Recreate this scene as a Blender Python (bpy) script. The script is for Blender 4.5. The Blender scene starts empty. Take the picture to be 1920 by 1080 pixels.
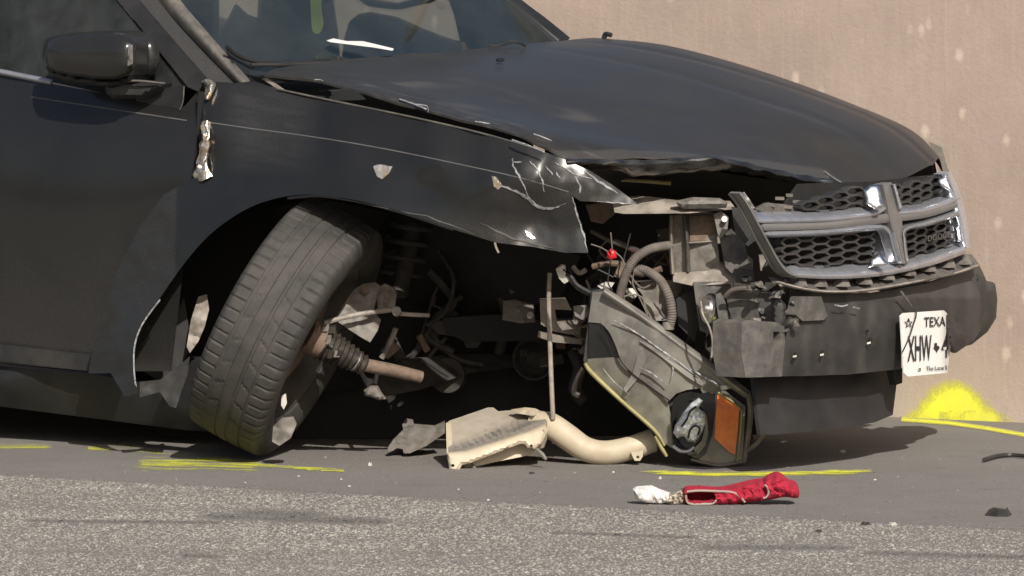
import bpy, bmesh, math, random
import numpy as np
from mathutils import Vector, Matrix, noise, geometry

random.seed(7); np.random.seed(7)
scene = bpy.context.scene
COL = scene.collection

# ---------------------------------------------------------------- camera
F = 10350.0                       # focal length in photo pixels (long news lens, about 194 mm)
CAMH = 1.35
PITCH = math.atan((540 + 57) / F)
cam_d = bpy.data.cameras.new('camera'); cam = bpy.data.objects.new('camera', cam_d); COL.objects.link(cam)
cam.location = (0, 0, CAMH); cam.rotation_euler = (math.pi / 2 - PITCH, 0, 0)
cam_d.sensor_width = 36.0; cam_d.lens = 36.0 * F / 1920.0; cam_d.clip_start = 0.1; cam_d.clip_end = 2000
scene.camera = cam

# ---------------------------------------------------------------- sky, sun, exposure
SUN = Vector((0.36, -1.30, 1.02)).normalized()          # direction towards the sun
w = bpy.data.worlds.new('World'); scene.world = w; w.use_nodes = True
nt = w.node_tree; nt.nodes.clear()
sky = nt.nodes.new('ShaderNodeTexSky'); sky.sky_type = 'NISHITA'; sky.sun_disc = False; sky.dust_density = 4.0; sky.air_density = 1.0
sky.sun_elevation = math.asin(SUN.z); sky.sun_rotation = math.atan2(SUN.x, SUN.y)
bg = nt.nodes.new('ShaderNodeBackground'); bg.inputs["Strength"].default_value = 0.075
wo = nt.nodes.new('ShaderNodeOutputWorld')
nt.links.new(sky.outputs[0], bg.inputs[0]); nt.links.new(bg.outputs[0], wo.inputs[0])
sl = bpy.data.lights.new('sun', 'SUN'); sl.energy = 4.5; sl.angle = math.radians(0.53); sl.color = (1.0, 0.955, 0.885)
so = bpy.data.objects.new('sun', sl); COL.objects.link(so)
so.rotation_euler = (-SUN).to_track_quat('-Z', 'Y').to_euler(); so.location = (6, -10, 12)
scene.view_settings.view_transform = 'Standard'; scene.view_settings.look = 'None'
scene.view_settings.exposure = 0.0; scene.view_settings.gamma = 1.0
scene.view_settings.use_curve_mapping = False

# ---------------------------------------------------------------- the place: frames of reference
cp, sp = math.cos(PITCH), math.sin(PITCH)
CAM = Vector((0, 0, CAMH))
def ray(px, py):
    a = (px - 960.0) / F; b = (540.0 - py) / F
    return Vector((a, cp + b * sp, -sp + b * cp))
def Y_(px, py, Y):
    d = ray(px, py); return CAM + d * (Y / d.y)
def G_(px, py, z=0.0):
    d = ray(px, py); return CAM + d * ((z - CAMH) / d.z)
PSI = math.radians(34)            # heading of the car against the picture plane
UD = Vector((math.cos(PSI), -math.sin(PSI), 0)); VD = Vector((math.sin(PSI), math.cos(PSI), 0))
O = G_(450, 862)                  # ground point on the plane of the car's near side
def L_(u, v, z): return O + UD * u + VD * v + Vector((0, 0, z))
def V_(px, py, v):
    d = ray(px, py); t = ((O - CAM).dot(VD) + v) / d.dot(VD); return CAM + d * t
_vs = np.linspace(-0.1, 1.72, 600)
def plan(v, du=0.0):
    x = abs(v - 0.9) / 0.9
    return 1.56 - 0.10 * x ** 2 - 0.14 * x ** 6 + du
_tabs = {}
def F_(px, py, du=0.0):           # on the rounded front of the car
    k = round(du, 3)
    if k not in _tabs:
        r = []
        for v in _vs:
            p = O + UD * plan(v, k) + VD * v; r.append(p.x / p.y)
        r = np.array(r); n = int(r.argmax()) + 1
        _tabs[k] = (r[:n], _vs[:n])
    r, vs = _tabs[k]
    d = ray(px, py); q = d.x / d.y
    v = float(np.interp(q, r, vs)); p = O + UD * plan(v, k) + VD * v
    p.z = CAMH + d.z * (p.y / d.y)
    return p
MODE = {'V': V_, 'Y': Y_, 'F': F_, 'G': G_}
BACK = {'V': VD, 'Y': Vector((0, 1, 0)), 'F': -UD, 'G': Vector((0, 0, -1))}

# ---------------------------------------------------------------- materials
def nodes_of(m):
    m.use_nodes = True; t = m.node_tree; t.nodes.clear(); return t
def rgba(c): return (c[0], c[1], c[2], 1.0)
def mixc(t, fac, a, b):
    n = t.nodes.new('ShaderNodeMix'); n.data_type = 'RGBA'
    for sock, val in ((n.inputs[0], fac), (n.inputs[6], a), (n.inputs[7], b)):
        if isinstance(val, (tuple, list)): sock.default_value = rgba(val)
        elif isinstance(val, (int, float)): sock.default_value = val
        else: t.links.new(val, sock)
    return n.outputs[2]
def math_(t, op, a, b=0.0, clamp=False):
    n = t.nodes.new('ShaderNodeMath'); n.operation = op; n.use_clamp = clamp
    for i, val in enumerate((a, b)):
        if isinstance(val, (int, float)): n.inputs[i].default_value = val
        else: t.links.new(val, n.inputs[i])
    return n.outputs[0]
def noise_(t, co, scale, detail=4, rough=.6):
    n = t.nodes.new('ShaderNodeTexNoise'); n.inputs['Scale'].default_value = scale
    n.inputs['Detail'].default_value = detail; n.inputs['Roughness'].default_value = rough
    t.links.new(co, n.inputs['Vector']); return n.outputs['Fac']
def ramp_(t, fac, lo, hi):
    n = t.nodes.new('ShaderNodeMapRange'); n.inputs[1].default_value = lo; n.inputs[2].default_value = hi
    t.links.new(fac, n.inputs[0]); return n.outputs[0]
def coords(t, scale=(1, 1, 1)):
    c = t.nodes.new('ShaderNodeTexCoord'); m = t.nodes.new('ShaderNodeMapping'); m.inputs['Scale'].default_value = scale
    t.links.new(c.outputs['Object'], m.inputs[0]); return m.outputs[0]

def mat(name, col, rough=.5, metal=0.0, col2=None, scale=14, lo=.42, hi=.66, bump=0.0, bscale=120,
        coat=0.0, dust=None, spec=.5, dustrough=.85, grime=0.0, grimecol=(.16, .135, .11)):
    m = bpy.data.materials.new(name); t = nodes_of(m)
    b = t.nodes.new('ShaderNodeBsdfPrincipled'); o = t.nodes.new('ShaderNodeOutputMaterial')
    t.links.new(b.outputs[0], o.inputs[0]); co = coords(t)
    c2 = col2 or tuple(x * .72 for x in col)
    n1 = noise_(t, co, scale)
    c = mixc(t, ramp_(t, n1, lo, hi), col, c2)
    r = rough
    if grime:
        g = math_(t, 'MULTIPLY', ramp_(t, noise_(t, co, 6.5, 8, .72), .44, .72), grime, True)
        c = mixc(t, g, c, grimecol)
        rr = t.nodes.new('ShaderNodeMapRange'); rr.inputs[3].default_value = rough; rr.inputs[4].default_value = .8
        t.links.new(g, rr.inputs[0]); r = rr.outputs[0]
    if dust:
        a = t.nodes.new('ShaderNodeAttribute'); a.attribute_name = 'dust'
        f = math_(t, 'MULTIPLY', a.outputs['Fac'], ramp_(t, noise_(t, co, 240, 6, .75), .12, .8), True)
        c = mixc(t, f, c, dust)
        rr = t.nodes.new('ShaderNodeMapRange'); rr.inputs[4].default_value = dustrough
        if isinstance(r, (int, float)): rr.inputs[3].default_value = r
        else: t.links.new(r, rr.inputs[3])
        t.links.new(f, rr.inputs[0]); r = rr.outputs[0]
    t.links.new(c, b.inputs['Base Color'])
    if isinstance(r, (int, float)): b.inputs['Roughness'].default_value = r
    else: t.links.new(r, b.inputs['Roughness'])
    b.inputs['Metallic'].default_value = metal
    b.inputs['Specular IOR Level'].default_value = spec
    if coat:
        b.inputs['Coat Weight'].default_value = coat; b.inputs['Coat Roughness'].default_value = .12
    if bump:
        bn = t.nodes.new('ShaderNodeBump'); bn.inputs['Strength'].default_value = bump; bn.inputs['Distance'].default_value = .004
        t.links.new(noise_(t, co, bscale, 6, .7), bn.inputs['Height']); t.links.new(bn.outputs[0], b.inputs['Normal'])
    return m

M = {}
M['paint'] = mat('black_paint', (.011, .011, .0112), .17, col2=(.015, .0148, .0145), scale=3, coat=.4, spec=.5, dust=(.13, .124, .116), grime=.10, grimecol=(.05, .047, .044))
M['hood'] = mat('black_hood_paint', (.020, .0185, .017), .31, col2=(.025, .0235, .0215), scale=3, coat=.06, spec=.34, dust=(.20, .185, .17), grime=.2, grimecol=(.062, .057, .051))
M['trim'] = mat('black_trim', (.018, .018, .019), .5, grime=.25, grimecol=(.07, .065, .06))
M['plastic'] = mat('dark_grey_plastic', (.022, .022, .0225), .45, col2=(.033, .0315, .03), scale=22, bump=.25, bscale=300, grime=.35, grimecol=(.075, .068, .059), dust=(.16, .147, .13))
M['dirtplastic'] = mat('dusty_grey_plastic', (.075, .072, .067), .6, col2=(.125, .115, .10), scale=26, bump=.3, bscale=160, grime=.6, grimecol=(.19, .165, .135))
M['void'] = mat('recess_black', (.016, .0155, .015), .75, grime=.4, grimecol=(.035, .032, .028))  # near black: the shade of deep recesses is in the colour
M['under'] = mat('grimy_undercarriage', (.055, .05, .045), .7, metal=.2, col2=(.03, .028, .026), scale=30, bump=.4, grime=.5, grimecol=(.09, .077, .062))
M['silver'] = mat('silvered_reflector', (.74, .77, .82), .22, metal=.35, col2=(.52, .55, .60), scale=50)
M['dustmetal'] = mat('dusty_metal', (.235, .215, .19), .62, metal=.2, col2=(.12, .108, .095), scale=30, lo=.38, hi=.64, bump=.4, bscale=90, grime=.6, grimecol=(.27, .225, .175))
M['tanmetal'] = mat('tan_dusty_metal', (.40, .35, .30), .6, metal=.1, col2=(.23, .198, .165), scale=24, bump=.3, grime=.5, grimecol=(.13, .11, .09))
M['rust'] = mat('rusty_metal', (.20, .135, .095), .75, col2=(.115, .085, .065), scale=40, bump=.5, grime=.4)
M['grease'] = mat('greasy_rubber', (.03, .027, .024), .35, col2=(.07, .055, .042), scale=60, bump=.5)
M['alu'] = mat('bright_metal', (.75, .74, .72), .28, metal=.9, col2=(.45, .43, .40), scale=40)
M['scratch'] = mat('scraped_paint', (.46, .46, .46), .6, col2=(.16, .16, .16), scale=90, lo=.35, hi=.6)
M['torn'] = mat('torn_bare_metal', (.85, .82, .78), .22, metal=.85, col2=(.75, .52, .28), scale=35, bump=.8, bscale=60)
M['chrome'] = mat('chrome', (.74, .76, .82), .22, metal=.75, col2=(.66, .68, .74), scale=20, coat=.3, grime=.2, grimecol=(.3, .29, .29))
M['brushed'] = mat('dull_chrome', (.50, .51, .55), .24, metal=.65, col2=(.42, .43, .46), scale=26, coat=.4, grime=.06, grimecol=(.25, .245, .24))
M['darkchrome'] = mat('grey_satin_band', (.17, .166, .162), .38, col2=(.14, .137, .135), coat=.3, grime=.3)
M['crease'] = mat('crease_highlight', (.14, .137, .132), .5)  # highlight along the pressed creases, put into a paler colour
M['mirrorchrome'] = mat('polished_chrome', (.86, .88, .92), .24, metal=1.0, col2=(.72, .75, .80), scale=20)
M['mesh'] = mat('grille_mesh_plastic', (.035, .035, .037), .42, grime=.5, grimecol=(.10, .09, .08))
M['tyre'] = mat('tyre_rubber', (.034, .0325, .030), .75, col2=(.054, .050, .045), scale=18, bump=.35, bscale=140, grime=.4, grimecol=(.11, .098, .083))
M['rim'] = mat('steel_rim', (.10, .09, .08), .6, metal=.4, grime=.6)
M['cream'] = mat('cream_plastic', (.56, .485, .36), .48, col2=(.48, .405, .29), scale=16, dust=(.15, .13, .115), grime=.5, grimecol=(.36, .29, .2))
M['creamtop'] = mat('scuffed_cream_plastic', (.43, .375, .30), .6, col2=(.36, .31, .25), scale=20, dust=(.12, .108, .10), grime=.45, grimecol=(.28, .235, .18))
M['olive'] = mat('dusty_lens_plastic', (.105, .098, .082), .30, col2=(.17, .158, .13), scale=16, coat=.7, grime=.6, grimecol=(.20, .18, .14))
M['brow'] = mat('dusty_smoked_plastic', (.125, .119, .108), .30, col2=(.24, .226, .20), scale=14, coat=.6, grime=.65, grimecol=(.25, .225, .185))
M['gloss'] = mat('gloss_black', (.008, .008, .008), .14, coat=.5)
M['amber'] = mat('amber_plastic', (.78, .19, .02), .3, col2=(.64, .14, .015), scale=40, coat=.6, bump=.3, bscale=400)
M['yellowish'] = mat('yellowed_plastic', (.42, .37, .17), .45, col2=(.3, .26, .13))
M['hose'] = mat('dusty_hose_rubber', (.17, .145, .125), .75, col2=(.11, .095, .083), scale=40, grime=.4)
M['wire'] = mat('dark_wire', (.035, .033, .03), .5)
M['red'] = mat('red_fabric', (.42, .016, .042), .9, col2=(.33, .010, .03), scale=60, bump=.5, bscale=500)
M['redin'] = mat('red_lining', (.25, .008, .018), .9)
M['redplastic'] = mat('red_plastic', (.6, .02, .03), .4)
M['piping'] = mat('grey_piping', (.40, .33, .29), .7)
M['white'] = mat('white_paper', (.78, .76, .72), .7, col2=(.66, .64, .60), scale=30)
M['mottle'] = mat('mottled_wrapper', (.55, .48, .38), .6, col2=(.06, .05, .04), scale=110, lo=.46, hi=.54)
M['plate'] = mat('plate_white', (.82, .81, .78), .4, col2=(.76, .74, .69), scale=12)
M['ink'] = mat('plate_ink', (.02, .02, .025), .5)
M['chip'] = mat('pale_fragment', (.62, .59, .53), .5, col2=(.45, .42, .36))
M['interior'] = mat('dark_interior', (.028, .030, .031), .7)
M['tag'] = mat('yellow_green', (.52, .55, .16), .5)

def glass_mat(name, tint, refl=1.0, haze=.05, hcol=(.30, .29, .27)):
    m = bpy.data.materials.new(name); t = nodes_of(m)
    tr = t.nodes.new('ShaderNodeBsdfTransparent'); tr.inputs[0].default_value = rgba(tint)
    gl = t.nodes.new('ShaderNodeBsdfGlossy'); gl.inputs['Roughness'].default_value = .03
    df = t.nodes.new('ShaderNodeBsdfDiffuse'); df.inputs[0].default_value = rgba(hcol)
    fr = t.nodes.new('ShaderNodeFresnel'); fr.inputs[0].default_value = 1.5
    mx = t.nodes.new('ShaderNodeMixShader'); m2 = t.nodes.new('ShaderNodeMixShader'); o = t.nodes.new('ShaderNodeOutputMaterial')
    co = coords(t); f = math_(t, 'MULTIPLY', math_(t, 'ADD', .45, ramp_(t, noise_(t, co, 5, 6, .7), .35, .75)), haze)
    t.links.new(f, m2.inputs[0]); t.links.new(tr.outputs[0], m2.inputs[1]); t.links.new(df.outputs[0], m2.inputs[2])
    t.links.new(math_(t, 'MULTIPLY', fr.outputs[0], refl), mx.inputs[0])
    t.links.new(m2.outputs[0], mx.inputs[1]); t.links.new(gl.outputs[0], mx.inputs[2]); t.links.new(mx.outputs[0], o.inputs[0])
    return m
M['glass'] = glass_mat('windshield_glass', (.78, .83, .81), .6, .045, (.36, .40, .40))
M['lensglass'] = glass_mat('scuffed_clear_lens', (.90, .89, .86), .55, .035, (.42, .38, .31))
M['sideglass'] = glass_mat('side_glass', (.16, .18, .18), .45, .10, (.34, .37, .37))

def paint_mark_mat():
    m = bpy.data.materials.new('yellow_spray_paint'); t = nodes_of(m)
    b = t.nodes.new('ShaderNodeBsdfPrincipled'); o = t.nodes.new('ShaderNodeOutputMaterial')
    tr = t.nodes.new('ShaderNodeBsdfTransparent'); mx = t.nodes.new('ShaderNodeMixShader')
    co = coords(t); n = noise_(t, co, 26, 8, .75)
    t.links.new(mixc(t, ramp_(t, noise_(t, co, 9), .4, .7), (.86, .86, .07), (.74, .72, .10)), b.inputs['Base Color']); b.inputs['Roughness'].default_value = .6
    a = t.nodes.new('ShaderNodeAttribute'); a.attribute_name = 'dust'
    k = math_(t, 'SUBTRACT', math_(t, 'ADD', a.outputs['Fac'], math_(t, 'ADD', math_(t, 'MULTIPLY', n, .75), math_(t, 'MULTIPLY', noise_(t, co, 170, 4, .7), .45))), .78)
    k = math_(t, 'MULTIPLY', k, 2.0, True)
    t.links.new(k, mx.inputs[0]); t.links.new(tr.outputs[0], mx.inputs[1]); t.links.new(b.outputs[0], mx.inputs[2]); t.links.new(mx.outputs[0], o.inputs[0])
    return m
M['spray'] = paint_mark_mat()

def wall_mat():
    m = bpy.data.materials.new('stained_concrete'); t = nodes_of(m)
    b = t.nodes.new('ShaderNodeBsdfPrincipled'); o = t.nodes.new('ShaderNodeOutputMaterial'); t.links.new(b.outputs[0], o.inputs[0])
    co = coords(t)
    c = mixc(t, ramp_(t, noise_(t, co, 1.5, 8, .68), .36, .66), (.465, .37, .31), (.355, .278, .233))
    st = noise_(t, coords(t, (9, 9, .35)), 3.0, 5, .65)
    c = mixc(t, math_(t, 'MULTIPLY', ramp_(t, st, .48, .75), .22), c, (.34, .25, .19))
    st2 = noise_(t, coords(t, (30, 30, .8)), 3.0, 4, .6)
    c = mixc(t, math_(t, 'MULTIPLY', ramp_(t, st2, .55, .75), .25), c, (.60, .48, .38))
    c = mixc(t, math_(t, 'MULTIPLY', ramp_(t, noise_(t, co, 45, 6, .7), .45, .8), .30), c, (.36, .27, .21))
    # pale pits where the surface has flaked
    v = t.nodes.new('ShaderNodeTexVoronoi'); v.inputs['Scale'].default_value = 11.0
    mp = coords(t, (1, 1, .62)); t.links.new(mp, v.inputs['Vector'])
    d = math_(t, 'ADD', v.outputs['Distance'], math_(t, 'MULTIPLY', noise_(t, co, 60, 3), .16))
    f = ramp_(t, d, .27, .16)
    sel = math_(t, 'GREATER_THAN', noise_(t, co, 2.2, 2), .44)
    c = mixc(t, math_(t, 'MULTIPLY', math_(t, 'MULTIPLY', f, sel), .65, True), c, (.68, .57, .46))
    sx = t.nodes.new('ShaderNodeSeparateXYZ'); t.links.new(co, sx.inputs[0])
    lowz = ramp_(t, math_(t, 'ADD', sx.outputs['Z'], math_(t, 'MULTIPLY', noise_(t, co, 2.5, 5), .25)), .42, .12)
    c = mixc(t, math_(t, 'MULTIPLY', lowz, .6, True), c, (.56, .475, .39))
    grit = math_(t, 'MULTIPLY', ramp_(t, noise_(t, co, 55, 4, .6), .60, .70), ramp_(t, sx.outputs['Z'], .10, .02))
    c = mixc(t, math_(t, 'MULTIPLY', grit, .8, True), c, (.10, .085, .07))
    t.links.new(c, b.inputs['Base Color']); b.inputs['Roughness'].default_value = .9
    bn = t.nodes.new('ShaderNodeBump'); bn.inputs['Strength'].default_value = .35; bn.inputs['Distance'].default_value = .006
    t.links.new(noise_(t, co, 70, 8, .7), bn.inputs['Height']); t.links.new(bn.outputs[0], b.inputs['Normal'])
    return m
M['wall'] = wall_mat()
def asphalt_mat(name, c1, c2, bumpk):
    m = bpy.data.materials.new(name); t = nodes_of(m)
    b = t.nodes.new('ShaderNodeBsdfPrincipled'); o = t.nodes.new('ShaderNodeOutputMaterial'); t.links.new(b.outputs[0], o.inputs[0])
    co = coords(t)
    c = mixc(t, ramp_(t, noise_(t, co, 1.6, 6, .65), .35, .7), c1, c2)
    c = mixc(t, math_(t, 'MULTIPLY', ramp_(t, noise_(t, coords(t, (1, 1.6, 1)), 5.0, 7, .7), .52, .72), .5, True), c, tuple(x * .55 for x in c1))
    c = mixc(t, math_(t, 'MULTIPLY', ramp_(t, noise_(t, co, 14, 7, .7), .55, .8), .35, True), c, tuple(x * 1.5 for x in c1))
    c = mixc(t, math_(t, 'MULTIPLY', ramp_(t, noise_(t, co, 160, 4, .7), .5, .72), .55), c, tuple(x * 1.7 for x in c1))
    c = mixc(t, math_(t, 'MULTIPLY', ramp_(t, noise_(t, co, 110, 4, .7), .5, .28), .6), c, tuple(x * .45 for x in c1))
    t.links.new(c, b.inputs['Base Color']); b.inputs['Roughness'].default_value = .85
    bn = t.nodes.new('ShaderNodeBump'); bn.inputs['Strength'].default_value = bumpk; bn.inputs['Distance'].default_value = .003
    t.links.new(noise_(t, co, 180, 5, .7), bn.inputs['Height']); t.links.new(bn.outputs[0], b.inputs['Normal'])
    return m
M['shoulder'] = asphalt_mat('shoulder_asphalt', (.215, .199, .180), (.18, .167, .151), .6)
M['road'] = asphalt_mat('chip_seal_binder', (.21, .197, .174), (.18, .17, .15), .9)
def stone_mat():
    m = bpy.data.materials.new('road_chips'); t = nodes_of(m)
    b = t.nodes.new('ShaderNodeBsdfPrincipled'); o = t.nodes.new('ShaderNodeOutputMaterial'); t.links.new(b.outputs[0], o.inputs[0])
    a = t.nodes.new('ShaderNodeAttribute'); a.attribute_name = 'stone_colour'
    t.links.new(a.outputs['Color'], b.inputs['Base Color']); b.inputs['Roughness'].default_value = .8
    return m
M['stone'] = stone_mat()

# ---------------------------------------------------------------- mesh tools
def wloc(o):
    p = Vector((0, 0, 0))
    while o is not None: p = p + o.location; o = o.parent
    return p
def obj(name, verts, faces, m, parent=None, smooth=True, angle=38, attr=None, recalc=True, loc=None):
    if parent is not None: off = wloc(parent)
    elif loc is not None: off = Vector(loc)
    else:
        a = np.array([tuple(v) for v in verts]); off = Vector((a[:, 0].mean(), a[:, 1].mean(), a[:, 2].min()))
    me = bpy.data.meshes.new(name)
    me.from_pydata([tuple(Vector(v) - off) for v in verts], [], faces)
    if recalc:
        bm = bmesh.new(); bm.from_mesh(me); bmesh.ops.recalc_face_normals(bm, faces=bm.faces); bm.to_mesh(me); bm.free()
    me.materials.append(M[m] if isinstance(m, str) else m)
    if smooth:
        me.polygons.foreach_set('use_smooth', [True] * len(me.polygons)); me.set_sharp_from_angle(angle=math.radians(angle))
    if attr is not None:
        at = me.attributes.new('dust', 'FLOAT', 'POINT'); at.data.foreach_set('value', np.array(attr, dtype=np.float32))
    o = bpy.data.objects.new(name, me); COL.objects.link(o)
    if parent is not None: o.parent = parent
    else: o.location = off
    return o
def empty(name, loc):
    o = bpy.data.objects.new(name, None); o.location = loc; o.empty_display_size = .1; COL.objects.link(o); return o
def tag(o, label, cat=None, group=None, kind=None):
    if label: o['label'] = label
    if cat: o['category'] = cat
    if group: o['group'] = group
    if kind: o['kind'] = kind
    return o
def catmull(pts, n, closed=False):
    P = [Vector(p) for p in pts]; out = []; m = len(P)
    for i in range(m if closed else m - 1):
        if closed: a, b, c, d = P[(i - 1) % m], P[i], P[(i + 1) % m], P[(i + 2) % m]
        else: a, b, c, d = P[max(i - 1, 0)], P[i], P[i + 1], P[min(i + 2, m - 1)]
        for k in range(n):
            t = k / n
            out.append(.5 * ((2 * b) + (c - a) * t + (2 * a - 5 * b + 4 * c - d) * t * t + (3 * b - a - 3 * c + d) * t ** 3))
    if not closed: out.append(P[-1].copy())
    return out
def tps(ctrl):
    c = np.array(ctrl, float); X = c[:, :2] / 500.0; y = c[:, 2]; n = len(c)
    def phi(r): return np.where(r > 1e-9, r * r * np.log(np.maximum(r, 1e-9)), 0)
    K = phi(np.linalg.norm(X[:, None] - X[None], axis=2)) + np.eye(n) * 1e-4
    Pm = np.hstack([np.ones((n, 1)), X]); A = np.zeros((n + 3, n + 3)); A[:n, :n] = K; A[:n, n:] = Pm; A[n:, :n] = Pm.T
    s = np.linalg.solve(A, np.concatenate([y, np.zeros(3)]))
    def f(q):
        q = np.asarray(q, float) / 500.0
        return phi(np.linalg.norm(q[:, None] - X[None], axis=2)) @ s[:n] + s[n] + q @ s[n + 1:]
    return f
def inside(poly, q):
    poly = np.asarray(poly, float); x, y = q[:, 0], q[:, 1]; r = np.zeros(len(q), bool); n = len(poly)
    for i in range(n):
        x1, y1 = poly[i]; x2, y2 = poly[(i + 1) % n]
        c = (y1 > y) != (y2 > y)
        if y1 != y2: r ^= c & (x < (x2 - x1) * (y - y1) / (y2 - y1) + x1)
    return r
def densify(poly, step, curve=False, jag=0.0):
    if curve: poly = [tuple(p) for p in catmull([(a, b, 0) for a, b in poly], 6, True)]; poly = [(p[0], p[1]) for p in poly]
    out = []
    for i in range(len(poly)):
        a = poly[i]; b = poly[(i + 1) % len(poly)]; n = max(1, int(round(math.hypot(b[0] - a[0], b[1] - a[1]) / step)))
        for k in range(n):
            t = k / n; x = a[0] + (b[0] - a[0]) * t; y = a[1] + (b[1] - a[1]) * t
            if jag and k: x += random.uniform(-jag, jag); y += random.uniform(-jag, jag)
            out.append((x, y))
    return out
def sheet(name, outline, depth, m, parent=None, mode='V', step=9, holes=(), thick=.003, tvec=None, bulge=None, nz=None,
          dust=None, curve=False, jag=0.0, angle=38, fn=None):
    """a panel with its outline, its own depth at every point, and thickness"""
    ol = densify(outline, step, curve, jag); hl = [densify(h, step * .8) for h in holes]
    pts = list(ol); edges = [(i, (i + 1) % len(ol)) for i in range(len(ol))]
    for h in hl:
        s = len(pts); pts += h; edges += [(s + i, s + (i + 1) % len(h)) for i in range(len(h))]
    bpts = np.array(pts, float)
    mn = bpts.min(0); mx = bpts.max(0)
    gx, gy = np.meshgrid(np.arange(mn[0], mx[0] + step, step), np.arange(mn[1], mx[1] + step, step * .87))
    gx = gx + (np.arange(gx.shape[0]) % 2)[:, None] * step * .5
    q = np.stack([gx.ravel(), gy.ravel()], 1)
    q = q + np.random.uniform(-.12, .12, q.shape) * step
    k = inside(ol, q)
    for h in hl: k &= ~inside(h, q)
    q = q[k]
    if len(q):
        dm = np.min(np.linalg.norm(q[:, None] - bpts[None], axis=2), axis=1) if len(q) * len(bpts) < 3e7 else np.full(len(q), step)
        q = q[dm > step * .55]
    allp = np.vstack([bpts, q]) if len(q) else bpts
    v2, _, tris, _, _, _ = geometry.delaunay_2d_cdt([Vector((float(a), float(b))) for a, b in allp], edges, [], 0, 1e-5)
    v2 = np.array([tuple(v) for v in v2]); tri = np.array([f for f in tris if len(f) == 3])
    cen = v2[tri].mean(1); k = inside(ol, cen)
    for h in hl: k &= ~inside(h, cen)
    tri = tri[k]
    if isinstance(depth, (int, float)): D = np.full(len(v2), float(depth))
    elif callable(depth): D = np.array([depth(a, b) for a, b in v2])
    else: D = tps(depth)(v2)
    sgn = 1.0 if mode == 'F' else -1.0        # towards the viewer
    if bulge:
        dist = np.min(np.linalg.norm(v2[:, None] - bpts[None, :len(ol)], axis=2), axis=1)
        t = np.clip(dist / bulge[1], 0, 1); D = D + sgn * bulge[0] * np.sqrt(1 - (1 - t) ** 2)
    if nz:
        amp, sc = nz[0], nz[1]
        for i, (a, b) in enumerate(v2):
            kk = nz[2](a, b) if len(nz) > 2 else 1.0
            if kk: D[i] += amp * kk * (noise.noise(Vector((a / sc, b / sc, 3.1))) + .5 * noise.noise(Vector((a / sc * 2.3, b / sc * 2.3, 7.7))))
    f = MODE[mode]; vs = [f(a, b, float(d)) for (a, b), d in zip(v2, D)]
    n = len(vs); faces = [tuple(int(i) for i in t_) for t_ in tri]
    at = [dust(a, b) for a, b in v2] if dust else None
    if thick:
        tv = (Vector(tvec) if tvec is not None else BACK[mode]) * thick
        vs = vs + [p + tv for p in vs]
        cnt = {}
        for t_ in faces:
            for i in range(3):
                e = (t_[i], t_[(i + 1) % 3]); cnt[e] = cnt.get(e, 0) + 1
        side = [(b, a, a + n, b + n) for (a, b) in cnt if (b, a) not in cnt]
        faces = faces + [tuple(i + n for i in reversed(t_)) for t_ in faces] + side
        if at: at = at + at
    used = sorted({i for f_ in faces for i in f_}); mp = {o_: i for i, o_ in enumerate(used)}
    vs = [vs[i] for i in used]; faces = [tuple(mp[i] for i in f_) for f_ in faces]
    if at: at = [at[i] for i in used]
    return obj(name, vs, faces, m, parent, attr=at, angle=angle)
def loft(name, rows, m, parent=None, nu=4, nv=4, thick=.003, tvec=None, dust=None, nzf=None, angle=40):
    rows = [catmull(r, nu) for r in rows]
    cols = [catmull(c, nv) for c in zip(*rows)]
    nc = len(cols); nr = len(cols[0]); vs = []
    for j in range(nr):
        for i in range(nc):
            p = cols[i][j].copy()
            if nzf: p = p + nzf(i / (nc - 1), j / (nr - 1), p)
            vs.append(p)
    faces = [(j * nc + i, j * nc + i + 1, (j + 1) * nc + i + 1, (j + 1) * nc + i) for j in range(nr - 1) for i in range(nc - 1)]
    at = [dust(i / (nc - 1), j / (nr - 1)) for j in range(nr) for i in range(nc)] if dust else None
    if thick:
        n = len(vs); tv = Vector(tvec) * thick if tvec is not None else Vector((0, thick, 0)); vs = vs + [p + tv for p in vs]
        faces = faces + [tuple(k + n for k in reversed(f)) for f in faces]
        b = [i for i in range(nc)] + [j * nc + nc - 1 for j in range(1, nr)] + [(nr - 1) * nc + i for i in range(nc - 2, -1, -1)] + [j * nc for j in range(nr - 2, 0, -1)]
        for k in range(len(b)):
            a_, b_ = b[k], b[(k + 1) % len(b)]; faces.append((b_, a_, a_ + n, b_ + n))
        if at: at = at + at
    return obj(name, vs, faces, m, parent, attr=at, angle=angle)
def tube_data(pts, r, seg=8, sub=4):
    n0 = len(pts); P = catmull(pts, sub) if sub > 1 and n0 > 2 else [Vector(p) for p in pts]
    R = [r] * len(P) if isinstance(r, (int, float)) else list(np.interp(np.linspace(0, 1, len(P)), np.linspace(0, 1, len(r)), r))
    vs, fs = [], []; T0 = (P[1] - P[0]).normalized(); N = T0.orthogonal().normalized()
    for i, p in enumerate(P):
        T = (P[min(i + 1, len(P) - 1)] - P[max(i - 1, 0)]).normalized()
        N = (N - T * N.dot(T)); N = N.normalized() if N.length > 1e-6 else T.orthogonal().normalized(); B = T.cross(N)
        for k in range(seg):
            a = 2 * math.pi * k / seg; vs.append(p + (N * math.cos(a) + B * math.sin(a)) * R[i])
    for i in range(len(P) - 1):
        for k in range(seg): fs.append((i * seg + k, i * seg + (k + 1) % seg, (i + 1) * seg + (k + 1) % seg, (i + 1) * seg + k))
    fs.append(tuple(range(seg - 1, -1, -1))); fs.append(tuple((len(P) - 1) * seg + k for k in range(seg)))
    return vs, fs
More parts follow.
